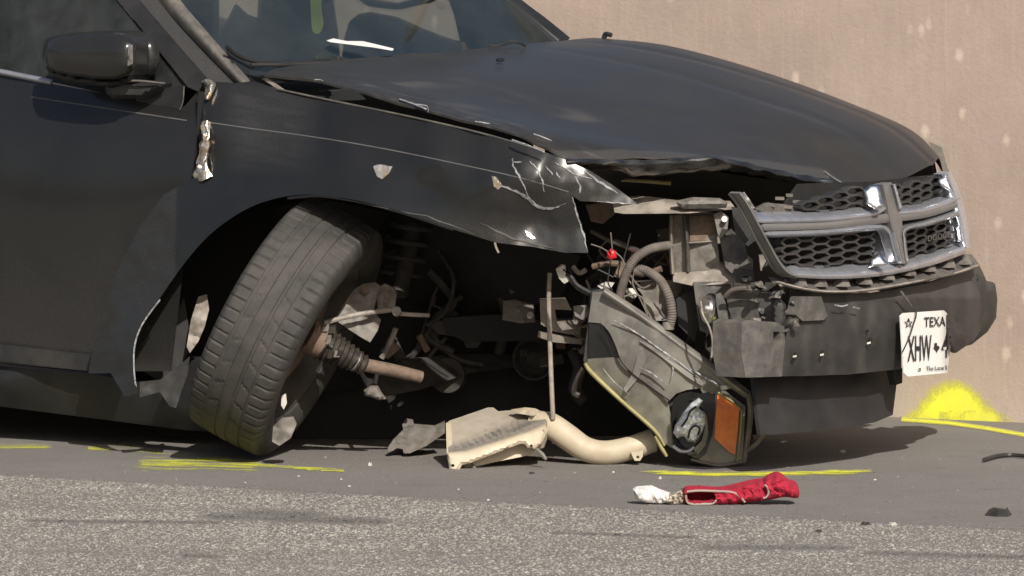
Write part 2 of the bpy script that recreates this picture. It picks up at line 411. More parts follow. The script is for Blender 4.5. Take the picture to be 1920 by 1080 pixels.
def tube(name, pts, r, m, parent=None, seg=8, sub=4, corr=None):
    if corr:                                       # corrugated: ring every few millimetres
        P = catmull(pts, 14); R = [r * (1 + corr * (1 if i % 2 else -1)) for i in range(len(P))]
        vs, fs = tube_data(P, R, seg, 1)
    else: vs, fs = tube_data(pts, r, seg, sub)
    return obj(name, vs, fs, m, parent)
def join(*parts):
    V, Fc = [], []
    for v, f in parts:
        n = len(V); V += list(v); Fc += [tuple(i + n for i in q) for q in f]
    return V, Fc
def offset_px(poly, wd):
    out = []
    for i, p in enumerate(poly):
        a = poly[max(i - 1, 0)]; b = poly[min(i + 1, len(poly) - 1)]; dx, dy = b[0] - a[0], b[1] - a[1]; l = math.hypot(dx, dy) or 1
        k = wd[i] if isinstance(wd, (list, tuple)) else wd
        out.append((p[0] - dy / l * k, p[1] + dx / l * k))
    return out
def strip(name, poly, width, depth, m, parent=None, mode='F', bulge=.008, thick=.012, prof=(0, .7, 1, .7, 0), nu=4, dust=None, tvec=None, angle=40):
    """a moulded bar that follows a line, with a rounded section"""
    W = width if isinstance(width, (list, tuple)) else [width] * len(poly)
    D = depth if isinstance(depth, (list, tuple)) else [depth] * len(poly)
    s = 1.0 if mode == 'F' else -1.0; rows = []
    for j, pf in enumerate(prof):
        t = j / (len(prof) - 1) - .5
        off = offset_px(poly, [w_ * t for w_ in W])
        rows.append([MODE[mode](a, b, D[i] + s * bulge * pf) for i, (a, b) in enumerate(off)])
    return loft(name, rows, m, parent, nu=nu, nv=2, thick=thick, tvec=tvec if tvec is not None else BACK[mode], dust=dust, angle=angle)
def px2m(px, Y): return px * Y / F
def disc(name, c, n, r, depth, m, parent=None, seg=20, prof=None):
    """turned piece about the axis n at point c: prof = [(radius, along)]"""
    n = Vector(n).normalized(); a = n.orthogonal().normalized(); b = n.cross(a)
    prof = prof or [(0, 0), (r * .92, 0), (r, depth * .15), (r, depth), (0, depth)]
    vs, fs = [], []
    for (rr, h) in prof:
        for k in range(seg):
            t = 2 * math.pi * k / seg; vs.append(Vector(c) + n * h + (a * math.cos(t) + b * math.sin(t)) * max(rr, 1e-4))
    for i in range(len(prof) - 1):
        for k in range(seg): fs.append((i * seg + k, i * seg + (k + 1) % seg, (i + 1) * seg + (k + 1) % seg, (i + 1) * seg + k))
    fs.append(tuple(range(seg))); fs.append(tuple((len(prof) - 1) * seg + k for k in range(seg)))
    return obj(name, vs, fs, m, parent)
def box_data(c, ax, ay, az):
    c = Vector(c); vs = [c + ax * i + ay * j + az * k for i in (-1, 1) for j in (-1, 1) for k in (-1, 1)]
    return vs, [(0, 1, 3, 2), (4, 6, 7, 5), (0, 4, 5, 1), (2, 3, 7, 6), (0, 2, 6, 4), (1, 5, 7, 3)]
def bevel(o, wd=.003, seg=2):
    b = o.modifiers.new('bevel', 'BEVEL'); b.width = wd; b.segments = seg; b.limit_method = 'ANGLE'; b.angle_limit = math.radians(40); return o
def near_line(poly, a, b):
    best = 1e9
    for i in range(len(poly) - 1):
        x1, y1 = poly[i]; x2, y2 = poly[i + 1]; dx, dy = x2 - x1, y2 - y1; t = max(0, min(1, ((a - x1) * dx + (b - y1) * dy) / (dx * dx + dy * dy + 1e-9)))
        best = min(best, math.hypot(a - x1 - dx * t, b - y1 - dy * t))
    return best

# ================================================================ THE SETTING
S0 = G_(0, 895); S1 = G_(1920, 1000); SD = (S1 - S0).normalized(); SN = Vector((-SD.y, SD.x, 0))      # the pavement seam; SN points to the wall
if SN.y < 0: SN = -SN
WP = G_(1700, 783); WD = SD.copy(); WN = -SN
sh = obj('shoulder', [(-600, -600, 0), (600, -600, 0), (600, 600, 0), (-600, 600, 0)], [(0, 1, 2, 3)], 'shoulder', loc=(0, 0, 0), smooth=False); tag(sh, None, kind='structure')
# nearer lane, chip sealed, a few millimetres higher with a ragged edge
ev = []; n = 420
for i in range(n + 1):
    s = -4 + 10 * i / n; j = .018 * noise.noise(Vector((s * 9, 0, 0))) + .012 * noise.noise(Vector((s * 31, 5, 0)))
    ev.append(S0 + SD * s + SN * j)
top = [S0 - SD * 300] + ev + [S0 + SD * 300]
bot = [p - SN * 7.5 for p in top]
V = [p + Vector((0, 0, .007)) for p in top] + [p + Vector((0, 0, .007)) for p in bot]; k = len(top)
V += [p.copy() for p in top]
fc = [(i, i + 1, k + i + 1, k + i) for i in range(k - 1)] + [(i, 2 * k + i, 2 * k + i + 1, i + 1) for i in range(k - 1)]
rd = obj('road', V, fc, 'road', loc=(0, 0, 0), smooth=False); tag(rd, None, kind='structure')

# stone chips of the chip seal: real stones, one mass
def build_stones():
    N = 190000; rs = np.random.RandomState(3)
    s = rs.uniform(-.6, 3.7, N); d = rs.uniform(-.03, 2.35, N)
    d = np.where(rs.rand(N) < .012, -rs.exponential(.05, N), d)
    wob = np.array([.018 * noise.noise(Vector((q * 9, 0, 0))) + .012 * noise.noise(Vector((q * 31, 5, 0))) for q in s]); keep = d > -.2; d = d - np.where(d > 0, wob, 0)
    s[:5200] = rs.uniform(.0, 3.5, 5200); d[:5200] = -rs.uniform(0, 1.3, 5200)
    base = np.array(S0)[None] + np.array(SD)[None] * s[:, None] - np.array(SN)[None] * d[:, None]
    size = rs.lognormal(math.log(.0025), .40, N); size = np.clip(size, .0010, .0068); size[:5200] *= .62
    K = 4; ang = rs.rand(N)[:, None] * 6.28 + np.arange(K)[None] * 2 * np.pi / K + rs.uniform(-.35, .35, (N, K))
    r0 = size[:, None] * rs.uniform(.7, 1.25, (N, K)); st = rs.uniform(.7, 1.5, (N, 1))
    h = size * rs.uniform(.2, .6, N); tilt = rs.uniform(-.4, .4, (N, 2))
    out = np.zeros((N, 2 * K, 3))
    out[:, :K, 0] = r0 * np.cos(ang) * st; out[:, :K, 1] = r0 * np.sin(ang); out[:, :K, 2] = -.001
    k2 = rs.uniform(.45, .8, (N, 1))
    out[:, K:, 0] = r0 * np.cos(ang) * st * k2; out[:, K:, 1] = r0 * np.sin(ang) * k2
    out[:, K:, 2] = h[:, None] + out[:, K:, 0] * tilt[:, :1] + out[:, K:, 1] * tilt[:, 1:]
    out += base[:, None, :]; out[:, :, 2] += np.where(d > 0, .0065, 0)[:, None]
    ids = np.arange(N)[:, None] * 2 * K
    fs = []
    for i in range(K): fs.append(np.stack([ids[:, 0] + i, ids[:, 0] + (i + 1) % K, ids[:, 0] + K + (i + 1) % K, ids[:, 0] + K + i], 1))
    quads = np.concatenate(fs, 0); caps = ids + K + np.arange(K)[None]
    me = bpy.data.meshes.new('gravel')
    nv = N * 2 * K; me.vertices.add(nv); org = np.array(S0); me.vertices.foreach_set('co', (out.reshape(-1, 3) - org).ravel())
    li = np.concatenate([quads.ravel(), caps.ravel()]); me.loops.add(len(li)); me.loops.foreach_set('vertex_index', li.astype(np.int32))
    nq = len(quads); me.polygons.add(nq + N)
    ls = np.concatenate([np.arange(nq) * 4, nq * 4 + np.arange(N) * K]); me.polygons.foreach_set('loop_start', ls.astype(np.int32))
    me.update(calc_edges=True); me.validate()
    pal = np.array([(.36, .325, .265), (.30, .27, .225), (.42, .38, .315), (.23, .205, .175), (.33, .28, .21), (.52, .48, .41), (.15, .135, .12), (.36, .285, .24)])
    c = pal[rs.choice(len(pal), N, p=[.2, .2, .13, .15, .1, .07, .09, .06])] * rs.uniform(.9, 1.15, (N, 1)); c = c * .5 + np.array([[.30, .275, .235]]) * .5; c *= np.array([[.88, .92, .96]])
    c *= np.array([1 + .28 * noise.noise(Vector((p[0] * 1.1, p[1] * 5, 0))) for p in base])[:, None]
    # bitumen smears pressed into the chips
    PX = 960 + F * base[:, 0] / base[:, 1]; PY = F * CAMH / base[:, 1] - 57
    dk = np.zeros(N)
    for (x0, y0, x1, y1, wd) in ((400, 976, 700, 986, 7), (470, 972, 578, 974, 9), (350, 1051, 395, 1053, 4), (1330, 1036, 1580, 1036, 5), (1640, 1046, 1920, 1054, 5), (60, 985, 400, 988, 3), (1040, 1008, 1300, 1016, 3)):
        t = np.clip(((PX - x0) * (x1 - x0) + (PY - y0) * (y1 - y0)) / ((x1 - x0) ** 2 + (y1 - y0) ** 2), 0, 1)
        dd = np.hypot((PX - x0 - t * (x1 - x0)) / 4, PY - y0 - t * (y1 - y0)); dk = np.maximum(dk, np.clip(1.4 - dd / wd, 0, 1))
    edge = np.clip(1 - d / .05, 0, 1) * .6
    k = 1 - np.maximum(dk * .78, edge) * rs.uniform(.6, 1, N); c = c * k[:, None]
    col = np.ones((N, 2 * K, 4)); col[:, :, :3] = c[:, None]
    a = me.attributes.new('stone_colour', 'FLOAT_COLOR', 'POINT'); a.data.foreach_set('color', col.ravel().astype(np.float32))
    me.materials.append(M['stone'])
    o = bpy.data.objects.new('gravel', me); o.location = S0; COL.objects.link(o)
    return tag(o, 'pale stone chips set in the near lane surface', kind='stuff')
build_stones()

# concrete wall behind the car
wv, wf = [], []
nx = 60; HZ = 1.32
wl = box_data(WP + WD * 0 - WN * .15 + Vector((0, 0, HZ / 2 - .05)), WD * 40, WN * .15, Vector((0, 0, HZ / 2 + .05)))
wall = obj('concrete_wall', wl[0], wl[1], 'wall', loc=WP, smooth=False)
wall.rotation_euler = (0, 0, 0)
tag(wall, 'tall stained tan concrete wall behind the wrecked car', 'wall')

# ================================================================ SPRAY PAINT MARKS
def W_(px, py, off=.004):
    d = ray(px, py); t = ((WP - CAM).dot(WN) + off) / d.dot(WN); return CAM + d * t
MODE['W'] = lambda a, b, c: W_(a, b, c); BACK['W'] = -WN
def fade(poly, soft, strength=1.0):
    def f(a, b): return strength * max(0.0, 1 - (near_line(poly, a, b) / soft) ** 2)
    return f
def mark(name, outline, z, label, mode='G', dust=None, step=4, curve=False):
    o = sheet(name, outline, .0018, 'spray', None, mode, step=step, thick=0, dust=dust or (lambda a, b: .8), curve=curve)
    return tag(o, label, 'paint mark', 'yellow spray paint marks')
TRI = [(1668, 793), (1705, 758), (1738, 718), (1772, 702), (1806, 702), (1840, 722), (1872, 756), (1925, 793)]
mark('spray_mark', TRI, .004,
     'yellow spray paint triangle on the foot of the concrete wall', 'W',
     dust=lambda a, b: .0 + (.92 + .25 * noise.noise(Vector((a / 22, b / 22, 0)))) * min(1, near_line(TRI, a, b) / 42) - (.26 if b > 770 and abs(a - 1795) < 35 else 0), curve=True, step=3)
lp = LW = [(1690, 786), (1780, 793), (1850, 803), (1960, 822)]
mark('spray_mark', offset_px(lp, [-7, -7, -5, -5]) + list(reversed(offset_px(lp, [5, 4, 4, 5]))), .004, 'yellow spray paint line on the ground along the wall foot', dust=lambda a, b: .66 - .8 * (near_line(LW, a, b) / 6.5) ** 2, step=2.5)
lp2 = [(1700, 785), (1800, 789), (1960, 794)]
lp = LQ = [(1200, 884), (1330, 889), (1480, 888), (1575, 885), (1635, 883)]
mark('spray_mark', offset_px(lp, [-5, -7, -7, -6, -5]) + list(reversed(offset_px(lp, [5, 7, 7, 6, 5]))), .004, 'long thin yellow spray line between headlight and red pouch', dust=lambda a, b: .62 - .75 * (near_line(LQ, a, b) / 6) ** 2 + .20 * math.sin(b * 1.6) + .35 * noise.noise(Vector((a / 35, b / 3, 0))) - max(0, (1250 - a) / 60) * .5 - max(0, (a - 1600) / 40) * .5, step=2)
wl_ = [(225, 872), (300, 868), (400, 868), (500, 873), (645, 882)]
def streaks(a, b): return .43 - .25 * near_line(wl_, a, b) / 13 + .42 * noise.noise(Vector((a / 90, (b - a * .025) / 2.6, 0))) - (min(.6, (a - 470) / 90) if a > 470 and near_line(wl_, a, b) > 3.5 else 0) - max(0, (270 - a) / 70)
mark('spray_mark', offset_px(wl_, -13) + list(reversed(offset_px(wl_, 14))), .004, 'streaky yellow spray patch in front of the leaning tyre', dust=streaks, step=2)
lp = [(-60, 831), (40, 834), (108, 836)]
mark('spray_mark', offset_px(lp, -9) + list(reversed(offset_px(lp, 9))), .004, 'short yellow spray band at the left under the door', dust=lambda a, b: .26 * max(0, 1 - abs(b - 834) / 9) + .36 * max(0, 1 - abs(b - 839) / 4) - max(0, (a - 85) / 25) * .4, step=2)  # yellow paint, its extent cut to a spot of light under the car
lp = [(165, 838), (220, 834), (300, 842), (420, 852)]
mark('spray_mark', offset_px(lp, -9) + list(reversed(offset_px(lp, 9))), .004, 'faint yellow spray outline between door and leaning tyre', dust=lambda a, b: .24 * max(0, 1 - near_line([(165, 838), (220, 834), (300, 842)], a, b) / 9) + .34 * max(0, 1 - abs(near_line([(165, 841), (230, 845), (300, 850), (420, 858)], a, b)) / 5) - max(0, (a - 330) / 60) * .3, step=2)  # paint again shaped as a lit spot, left out where shade falls

# ================================================================ THE CAR
car = empty('wrecked_car', (O.x + .3, O.y + .4, 0))
tag(car, 'wrecked black car with crushed front corner and folded front wheel', 'car')

# ---- body shell on the near side
belt = [(-650, 15), (0, 139), (90, 156), (200, 176), (345, 200)]
DV = [(-650, 20, .07), (0, 140, .06), (345, 200, .055), (-650, 200, .01), (0, 300, .0), (340, 300, .0), (-650, 420, -.005), (0, 450, -.005), (330, 480, .0), (-650, 580, .04), (0, 640, .035), (320, 690, .03)]
door = sheet('front_door', belt + [(372, 170), (369, 260), (358, 338), (345, 480), (320, 696), (165, 696), (0, 681), (-650, 598)], DV, 'paint', car, step=14,
             dust=lambda a, b: max(0, (b - 380) / 500) * .35 + .06)
DVf = tps(DV)
tube('crease_line', [V_(a, b, float(DVf([(a, b)])[0]) + .0002) for a, b in [(60 + 290 * k / 24, 182 + 44 * k / 24) for k in range(25)]], .0018, 'crease', door, seg=8, sub=1)
strip('belt_trim', [(-650, 8), (-200, 92), (0, 135), (95, 154)], 11, .052, 'brushed', door, 'V', bulge=.008, thick=.01)
strip('sill_ledge', [(-650, 582), (0, 662), (205, 684)], 30, [.02, .015, .012], 'plastic', door, 'V', bulge=.0, thick=.02, prof=(1, .35, 0), dust=lambda i, j: 0)
sheet('mirror_sail', [(250, 172), (345, 160), (338, 205), (255, 190)], .05, 'trim', door, step=20)
tube('sail_edge', [V_(345, 162, .047), V_(343, 190, .047), V_(337, 206, .047)], .002, 'dirtplastic', door, seg=5)
sheet('window_glass', [(-650, -260), (60, -260), (218, 0), (352, 163), (200, 176), (90, 152), (0, 134), (-650, 6)],
      [(-650, -260, .28), (60, -260, .28), (220, 0, .14), (0, 134, .075), (350, 163, .075), (-650, 6, .075)], 'sideglass', door, step=40)
sheet('door_frame', [(60, -260), (222, 0), (352, 163), (372, 172), (384, 152), (258, 0), (95, -265)], [(60, -260, .27), (222, 0, .13), (350, 163, .06), (384, 152, .07), (258, 0, .14), (95, -265, .28)], 'trim', door, step=14, thick=.03)
sheet('rocker_panel', [(-650, 603), (0, 686), (165, 701), (330, 728), (420, 745), (425, 812), (345, 806), (0, 762), (-650, 672)],
      [(-650, 603, .045), (0, 686, .045), (330, 728, .04), (-650, 640, .02), (0, 712, .025), (340, 765, .02), (0, 735, .05), (340, 785, .045), (-650, 672, .09), (0, 762, .10), (345, 806, .08)], 'trim', car, step=12, thick=.05)
# rear of the body, out of the picture to the left
rd_ = sheet('rear_door', [(-1500, -130), (-655, 14), (-655, 597), (-1500, 500)], [(-1500, -130, .08), (-655, 14, .07), (-1500, 200, .01), (-655, 200, .01), (-655, 590, .04), (-1500, 500, .04)], 'paint', car, step=60)
# ---- pillars and roof
sheet('windshield_pillar', [(95, -268), (262, 0), (386, 152), (446, 156), (300, 0), (140, -275)], [(95, -268, .30), (262, 0, .15), (386, 152, .09), (446, 156, .12), (300, 0, .17), (140, -275, .32)], 'paint', car, step=14, thick=.04, dust=lambda a, b: .45)
strip('pillar_trim', [(135, -275), (230, -120), (312, -2), (380, 76), (455, 157)], [24, 26, 26, 22, 16], [.32, .23, .165, .13, .11], 'dirtplastic', car, 'V', bulge=.012, thick=.02)
loft('roof', [[V_(140, -280, .33), V_(330, -305, .55), V_(480, -300, .85), V_(620, -265, 1.18), V_(770, -215, 1.48)], [q - UD * 1.3 + Vector((0, 0, .04)) for q in (V_(140, -280, .33), V_(330, -305, .55), V_(480, -300, .85), V_(620, -265, 1.18), V_(770, -215, 1.48))]], 'paint', car, nu=6, nv=4, thick=.03, tvec=(0, 0, -1))
loft('windshield', [[V_(446, 152, .13), V_(590, 119, .42), V_(740, 106, .80), V_(890, 96, 1.25), V_(1036, 78, 1.66)],
                    [V_(316, 0, .19), V_(495, -22, .45), V_(640, -28, .82), V_(800, -18, 1.22), V_(948, 0, 1.60)],
                    [V_(140, -275, .33), V_(330, -300, .55), V_(480, -295, .85), V_(620, -260, 1.18), V_(770, -210, 1.48)]], 'glass', car, nu=10, nv=10, thick=.004, tvec=(0, .6, -.8))
strip('far_pillar', [(760, -150), (948, 0), (1000, 40), (1046, 78)], [16, 16, 17, 18], [1.5, 1.62, 1.64, 1.66], 'trim', car, 'V', bulge=.015, thick=.05)
tube('pillar_seal', [V_(935, 0, 1.6), V_(985, 40, 1.62), V_(1020, 76, 1.63)], .002, 'dirtplastic', car, seg=5)
# cowl and wipers
loft('cowl', [[V_(425, 92, .14), V_(500, 116, .3), V_(700, 104, .75), V_(880, 95, 1.2), V_(1040, 74, 1.66)],
              [V_(450, 158, .10), V_(510, 138, .28), V_(710, 116, .74), V_(890, 102, 1.2), V_(1060, 82, 1.68)]], 'trim', car, nu=5, nv=3, thick=.03, tvec=(0, .3, -1))
wp = empty('wiper', car.location); wp.parent = car; wp.location = (0, 0, 0)
tube('arm', [V_(425, 88, .10), V_(455, 108, .16), V_(520, 119, .26), V_(640, 112, .5)], .007, 'trim', wp)
tube('blade', [V_(470, 122, .14), V_(560, 121, .3), V_(700, 111, .6), V_(780, 103, .8)], .006, 'wire', wp)
tube('pivot', [V_(632, 116, .48), V_(632, 106, .48)], .012, 'trim', wp)
tube('loose_wire', [V_(918, 86, 1.1), V_(935, 86, 1.12), V_(955, 79, 1.13), V_(972, 80, 1.15), V_(985, 86, 1.18)], .0035, 'wire', car, seg=6)
# ---- inside
ins = sheet('far_door_inside', [(250, -320), (640, -260), (800, -120), (950, 0), (1050, 90), (1060, 190), (250, 260)], 1.60, 'interior', car, step=26, thick=.03,
            holes=[[(400, -250), (560, -240), (740, -130), (842, 2), (852, 30), (866, 92), (640, 114), (400, 130)]])
sheet('instrument_hood', [(638, 130), (646, 70), (655, 40), (672, 26), (695, 22), (745, 32), (790, 52), (830, 68), (872, 80), (900, 130)], 1.22, 'interior', car, step=12, thick=.05, tvec=(0, 1, 0), bulge=(.03, 20))
sheet('seat_back', [(380, 140), (415, 60), (440, 8), (462, 28), (482, 34), (486, -30), (500, -110), (530, -160), (590, -160), (615, -60), (632, 60), (636, 130)], 1.25, 'interior', car, step=16, thick=.12, tvec=(0, 1, 0), bulge=(.04, 30))
sheet('steering_wheel', [(655, -12), (690, 12), (740, 18), (800, 4), (840, -18), (850, -34), (838, -34), (800, -10), (745, 6), (700, 0), (665, -20)], 1.18, 'interior', car, step=8, thick=.03)
dash = loft('dashboard', [[L_(-.42, .2, 1.0), L_(-.42, .9, 1.02), L_(-.42, 1.58, 1.06)], [L_(-.2, .2, 1.03), L_(-.17, .9, 1.05), L_(-.15, 1.58, 1.10)], [L_(-.14, .22, .99), L_(-.09, .9, 1.02), L_(-.07, 1.56, 1.07)]], 'interior', car, nu=6, nv=6, thick=.25, tvec=(0, 0, -1))
sheet('yellow_green_strip', [(583, -40), (598, -40), (602, 20), (605, 45), (600, 60), (590, 62), (584, 45)], 1.0, 'tag', car, step=8, thick=.004, curve=True)  # narrow yellow-green strip behind the windshield
sheet('near_seat', [(-260, 150), (-220, -60), (-150, -120), (-90, -125), (-50, -60), (-20, 60), (0, 160)], .5, 'interior', car, step=24, thick=.2, bulge=(.05, 40))

# ---- mirror
mir = sheet('side_mirror', [(82, 84), (95, 70), (140, 61), (205, 58), (238, 64), (254, 82), (257, 118), (246, 140), (212, 151), (150, 148), (96, 136), (82, 118)], -.06, 'paint', car, step=6, thick=.10, bulge=(.055, 42), curve=True, dust=lambda a, b: .12)
sheet('lower_cap', [(88, 128), (150, 143), (215, 150), (246, 138), (240, 152), (205, 163), (140, 157), (95, 146)], -.055, 'trim', mir, step=6, thick=.09, bulge=(.02, 14))
sheet('highlight_edge', [(240, 82), (246, 84), (247, 120), (239, 124)], -.112, 'alu', mir, step=6, thick=.006, bulge=(.008, 6))  # bright metal sliver set in as the highlight on the mirror edge
sheet('arm', [(196, 158), (232, 150), (306, 157), (298, 170), (268, 184), (214, 186), (200, 176)], [(196, 158, -.04), (306, 157, .03), (214, 186, -.03), (268, 184, .01)], 'trim', mir, step=8, thick=.06, bulge=(.015, 12))
strip('arm_edge', [(214, 152), (260, 152), (308, 157)], 5, [-.055, -.03, .02], 'dirtplastic', mir, 'V', bulge=.004, thick=.004)

# ---- fender
FV = [(455, 152, .085), (640, 195, .065), (780, 226, .065), (900, 257, .075), (1060, 300, .12), (1195, 382, .24),
      (390, 230, .0), (640, 265, -.004), (820, 300, .005), (1000, 340, .045), (500, 330, -.012), (800, 345, .004),
      (600, 366, -.034), (460, 392, -.04), (760, 398, -.022), (930, 455, .035), (1100, 472, .14), (1070, 372, .12), (1010, 400, .105), (960, 365, .03),
      (310, 362, -.03), (300, 560, -.07), (262, 610, -.09), (250, 690, -.11), (240, 740, -.115), (172, 690, -.055), (215, 520, -.05), (365, 300, -.002)]
def fdust(a, b):
    d = .05
    if 415 < a < 610 and 150 < b < 335:                               # brushed, dusty smear behind the wheel arch
        k = min(1, (a - 415) / 45) * min(1, (610 - a) / 60) * min(1, (b - 150) / 25) * min(1, (335 - b) / 60)
        d += .30 * max(0, k) * (.75 + .55 * noise.noise(Vector((a / 70, (b - a * .16) / 9, 0))))
    d += .30 * max(0, min(1, (a - 640) / 350)) * max(0, 1 - abs(b - (400 + (a - 700) * .16)) / 42)
    if a < 330: d += .16
    if a > 900: d += .17 * min(1, (a - 900) / 90) * (1 if b < 390 else .5)
    return d
arch = [(p.x, p.y) for p in catmull([(760, 400, 0), (680, 378, 0), (600, 366, 0), (555, 366, 0), (510, 374, 0), (460, 393, 0), (400, 434, 0), (350, 488, 0), (300, 558, 0), (268, 606, 0), (253, 645, 0), (250, 690, 0)], 5)]
fo = [(385, 152), (440, 156), (475, 152), (520, 167), (619, 188), (765, 218), (900, 249), (1000, 278), (1060, 299), (1105, 320), (1145, 345), (1197, 383),
      (1130, 379), (1088, 377), (1072, 366), (1086, 415), (1102, 474), (1060, 474), (1000, 463), (930, 455), (850, 430), *arch, (256, 738), (234, 744), (208, 700), (166, 700), (176, 640), (215, 520), (262, 425), (308, 364), (362, 334), (374, 330), (378, 250)]
FVf = tps(FV)
def fv(a, b):
    k = max(0, min(1, (a - 860) / 140)) + (.35 if a < 330 else 0) + .12
    return float(FVf([(a, b)])[0]) + .008 * k * (noise.noise(Vector((a / 60, b / 60, 3.1))) + .5 * noise.noise(Vector((a / 26, b / 26, 7.7))))
fen = sheet('front_fender', fo, fv, 'paint', car, step=6, thick=.004, dust=fdust, angle=30)
tube('rolled_edge', [V_(a, b, v) for a, b, v in ((540, 372, -.036), (600, 368, -.036), (680, 380, -.03), (760, 401, -.024), (850, 431, .0))], .004, 'paint', fen, seg=6)
tube('rolled_edge', [V_(a, b, v) for a, b, v in ((300, 562, -.074), (268, 606, -.092), (253, 645, -.104), (251, 690, -.114), (256, 736, -.118))], .0024, 'scratch', fen, seg=6)
tube('top_edge', [V_(a, b, v) for a, b, v in ((520, 167, .078), (619, 188, .066), (765, 218, .064), (900, 249, .076), (1000, 278, .1))], .0028, 'dirtplastic', fen, seg=6)
cl = [(a, b) for a, b, _ in catmull([(388, 229, 0), (470, 241, 0), (560, 253, 0), (640, 265, 0), (720, 279, 0), (800, 295, 0), (870, 310, 0)], 4)]
tube('crease_line', [V_(a, b, fv(a, b) + .0004) for a, b in cl], .0017, 'crease', fen, seg=8, sub=1)
cl = [(a, b) for a, b, _ in catmull([(870, 310, 0), (930, 323, 0), (1000, 340, 0), (1066, 360, 0)], 4)]
tube('crease_line', [V_(a, b, fv(a, b) + .0004) for a, b in cl], .0017, 'crease', fen, seg=6, sub=1)
def scratch(pts, wpx, parent=fen, m='scratch', vf=fv, lift=.0022):
    P = []
    for i in range(len(pts) - 1):
        for k in range(4):
            t = k / 4; P.append((pts[i][0] + (pts[i + 1][0] - pts[i][0]) * t + random.uniform(-1.3, 1.3), pts[i][1] + (pts[i + 1][1] - pts[i][1]) * t + random.uniform(-1.3, 1.3)))
    P.append(pts[-1]); n = len(P)
    W_ = [max(.5, wpx * random.uniform(.35, 1) * min(1, 3.0 * min(i + .4, n - 1 - i + .4) / n)) for i in range(n)]
    rows = [[V_(a, b, vf(a, b) - lift) for a, b in offset_px(P, [w_ * s for w_ in W_])] for s in (-.5, .5)]
    return loft('scratch', rows, m, parent, nu=1, nv=1, thick=.002, tvec=VD)
for pts, wd in (([(928, 345), (945, 350), (975, 362), (1000, 382), (1018, 392), (1040, 390), (1062, 380)], 7), ([(960, 296), (962, 312), (975, 335), (990, 368)], 4.5),
                ([(992, 302), (1008, 318), (1018, 340), (1020, 360)], 3), ([(1024, 312), (1036, 328)], 3), ([(1042, 322), (1050, 334)], 3), ([(1076, 330), (1088, 348), (1086, 362)], 4),
                ([(962, 303), (978, 304)], 4), ([(1095, 320), (1130, 345), (1158, 363)], 5), ([(1120, 378), (1160, 380), (1190, 382)], 3), ([(1040, 305), (1075, 325), (1110, 335)], 3), ([(1072, 370), (1082, 400), (1094, 440), (1101, 470)], 4)):
    scratch(pts, wd)
for pts, wd in (([(900, 418), (960, 448), (1040, 466)], 4), ([(700, 385), (800, 405), (890, 440)], 3.5)): scratch(pts, wd, m='dirtplastic')
sheet('paint_chip', [(700, 312), (712, 308), (736, 312), (728, 326), (716, 336), (706, 330)], lambda a, b: fv(a, b) - .003, 'torn', fen, step=5, thick=.002, jag=1)
sheet('paint_chip', [(921, 330), (930, 332), (936, 340), (941, 350), (934, 356), (926, 350)], lambda a, b: fv(a, b) - .003, 'torn', fen, step=4, thick=.002, jag=1)
sheet('paint_chip', [(984, 432), (990, 434), (1004, 446), (998, 449), (988, 442)], lambda a, b: fv(a, b) - .003, 'torn', fen, step=4, thick=.002)
tube('torn_screw', [V_(928, 456, .03), V_(931, 466, .02), V_(935, 474, .02)], .003, 'tanmetal', fen, seg=5)
# torn door-to-fender seam: crinkled bare metal
seam = loft('torn_seam', [[V_(379, 228, -.004), V_(376, 262, -.01), V_(370, 300, -.012), V_(362, 334, -.01)], [V_(388, 226, -.012), V_(388, 262, -.022), V_(382, 305, -.025), V_(378, 340, -.022)], [V_(393, 230, -.003), V_(393, 265, -.008), V_(388, 300, -.012), V_(396, 330, -.02)]],
            'torn', fen, nu=7, nv=4, thick=.003, tvec=VD, nzf=lambda i, j, p: VD * (.012 * noise.noise(p * 55)) + Vector((.004 * noise.noise(p * 80 + Vector((3, 3, 3))), 0, 0)), angle=15)
loft('torn_seam', [[V_(378, 152, .06), V_(384, 160, .055), V_(382, 185, .03)], [V_(388, 148, .04), V_(396, 158, .03), V_(388, 186, .012)], [V_(398, 152, .06), V_(404, 160, .05), V_(392, 186, .02)]],
     'torn', fen, nu=4, nv=4, thick=.003, tvec=VD, nzf=lambda i, j, p: VD * (.008 * noise.noise(p * 60)), angle=15)
sheet('door_gap_seal', [(372, 172), (384, 176), (382, 240), (372, 335), (358, 338), (368, 250)], .03, 'void', car, step=10, thick=.02)
sheet('fender_bracket', [(492, 148), (500, 146), (535, 170), (528, 172)], .10, 'tanmetal', fen, step=6, thick=.004)

# ---- hood
HR = [
 [(495, 138, .09), (600, 152, .09), (720, 185, .09), (850, 220, .095), (960, 252, .105), (1062, 297, .13)],
 [(522, 126, .16), (635, 146, .16), (762, 179, .17), (895, 215, .18), (1015, 249, .19), (1130, 297, .22)],
 [(600, 118, .36), (730, 143, .36), (870, 180, .37), (1020, 222, .39), (1150, 258, .41), (1290, 296, .45)],
 [(715, 107, .64), (855, 131, .64), (1000, 167, .64), (1160, 214, .65), (1310, 258, .66), (1450, 316, .68)],
 [(840, 97, .95), (985, 116, .95), (1150, 153, .95), (1320, 203, .95), (1470, 258, .94), (1585, 344, .90)],
 [(935, 87, 1.18), (1075, 102, 1.18), (1240, 137, 1.18), (1410, 188, 1.16), (1570, 246, 1.12), (1672, 340, 1.06)],
 [(1040, 78, 1.44), (1170, 90, 1.43), (1330, 124, 1.42), (1500, 174, 1.40), (1655, 236, 1.36), (1742, 308, 1.30)],
 [(1118, 71, 1.63), (1250, 87, 1.62), (1420, 133, 1.61), (1580, 190, 1.58), (1706, 243, 1.53), (1760, 294, 1.44)],
 [(1155, 82, 1.74), (1290, 112, 1.74), (1460, 165, 1.73), (1612, 224, 1.70), (1730, 278, 1.64), (1768, 318, 1.52)]]
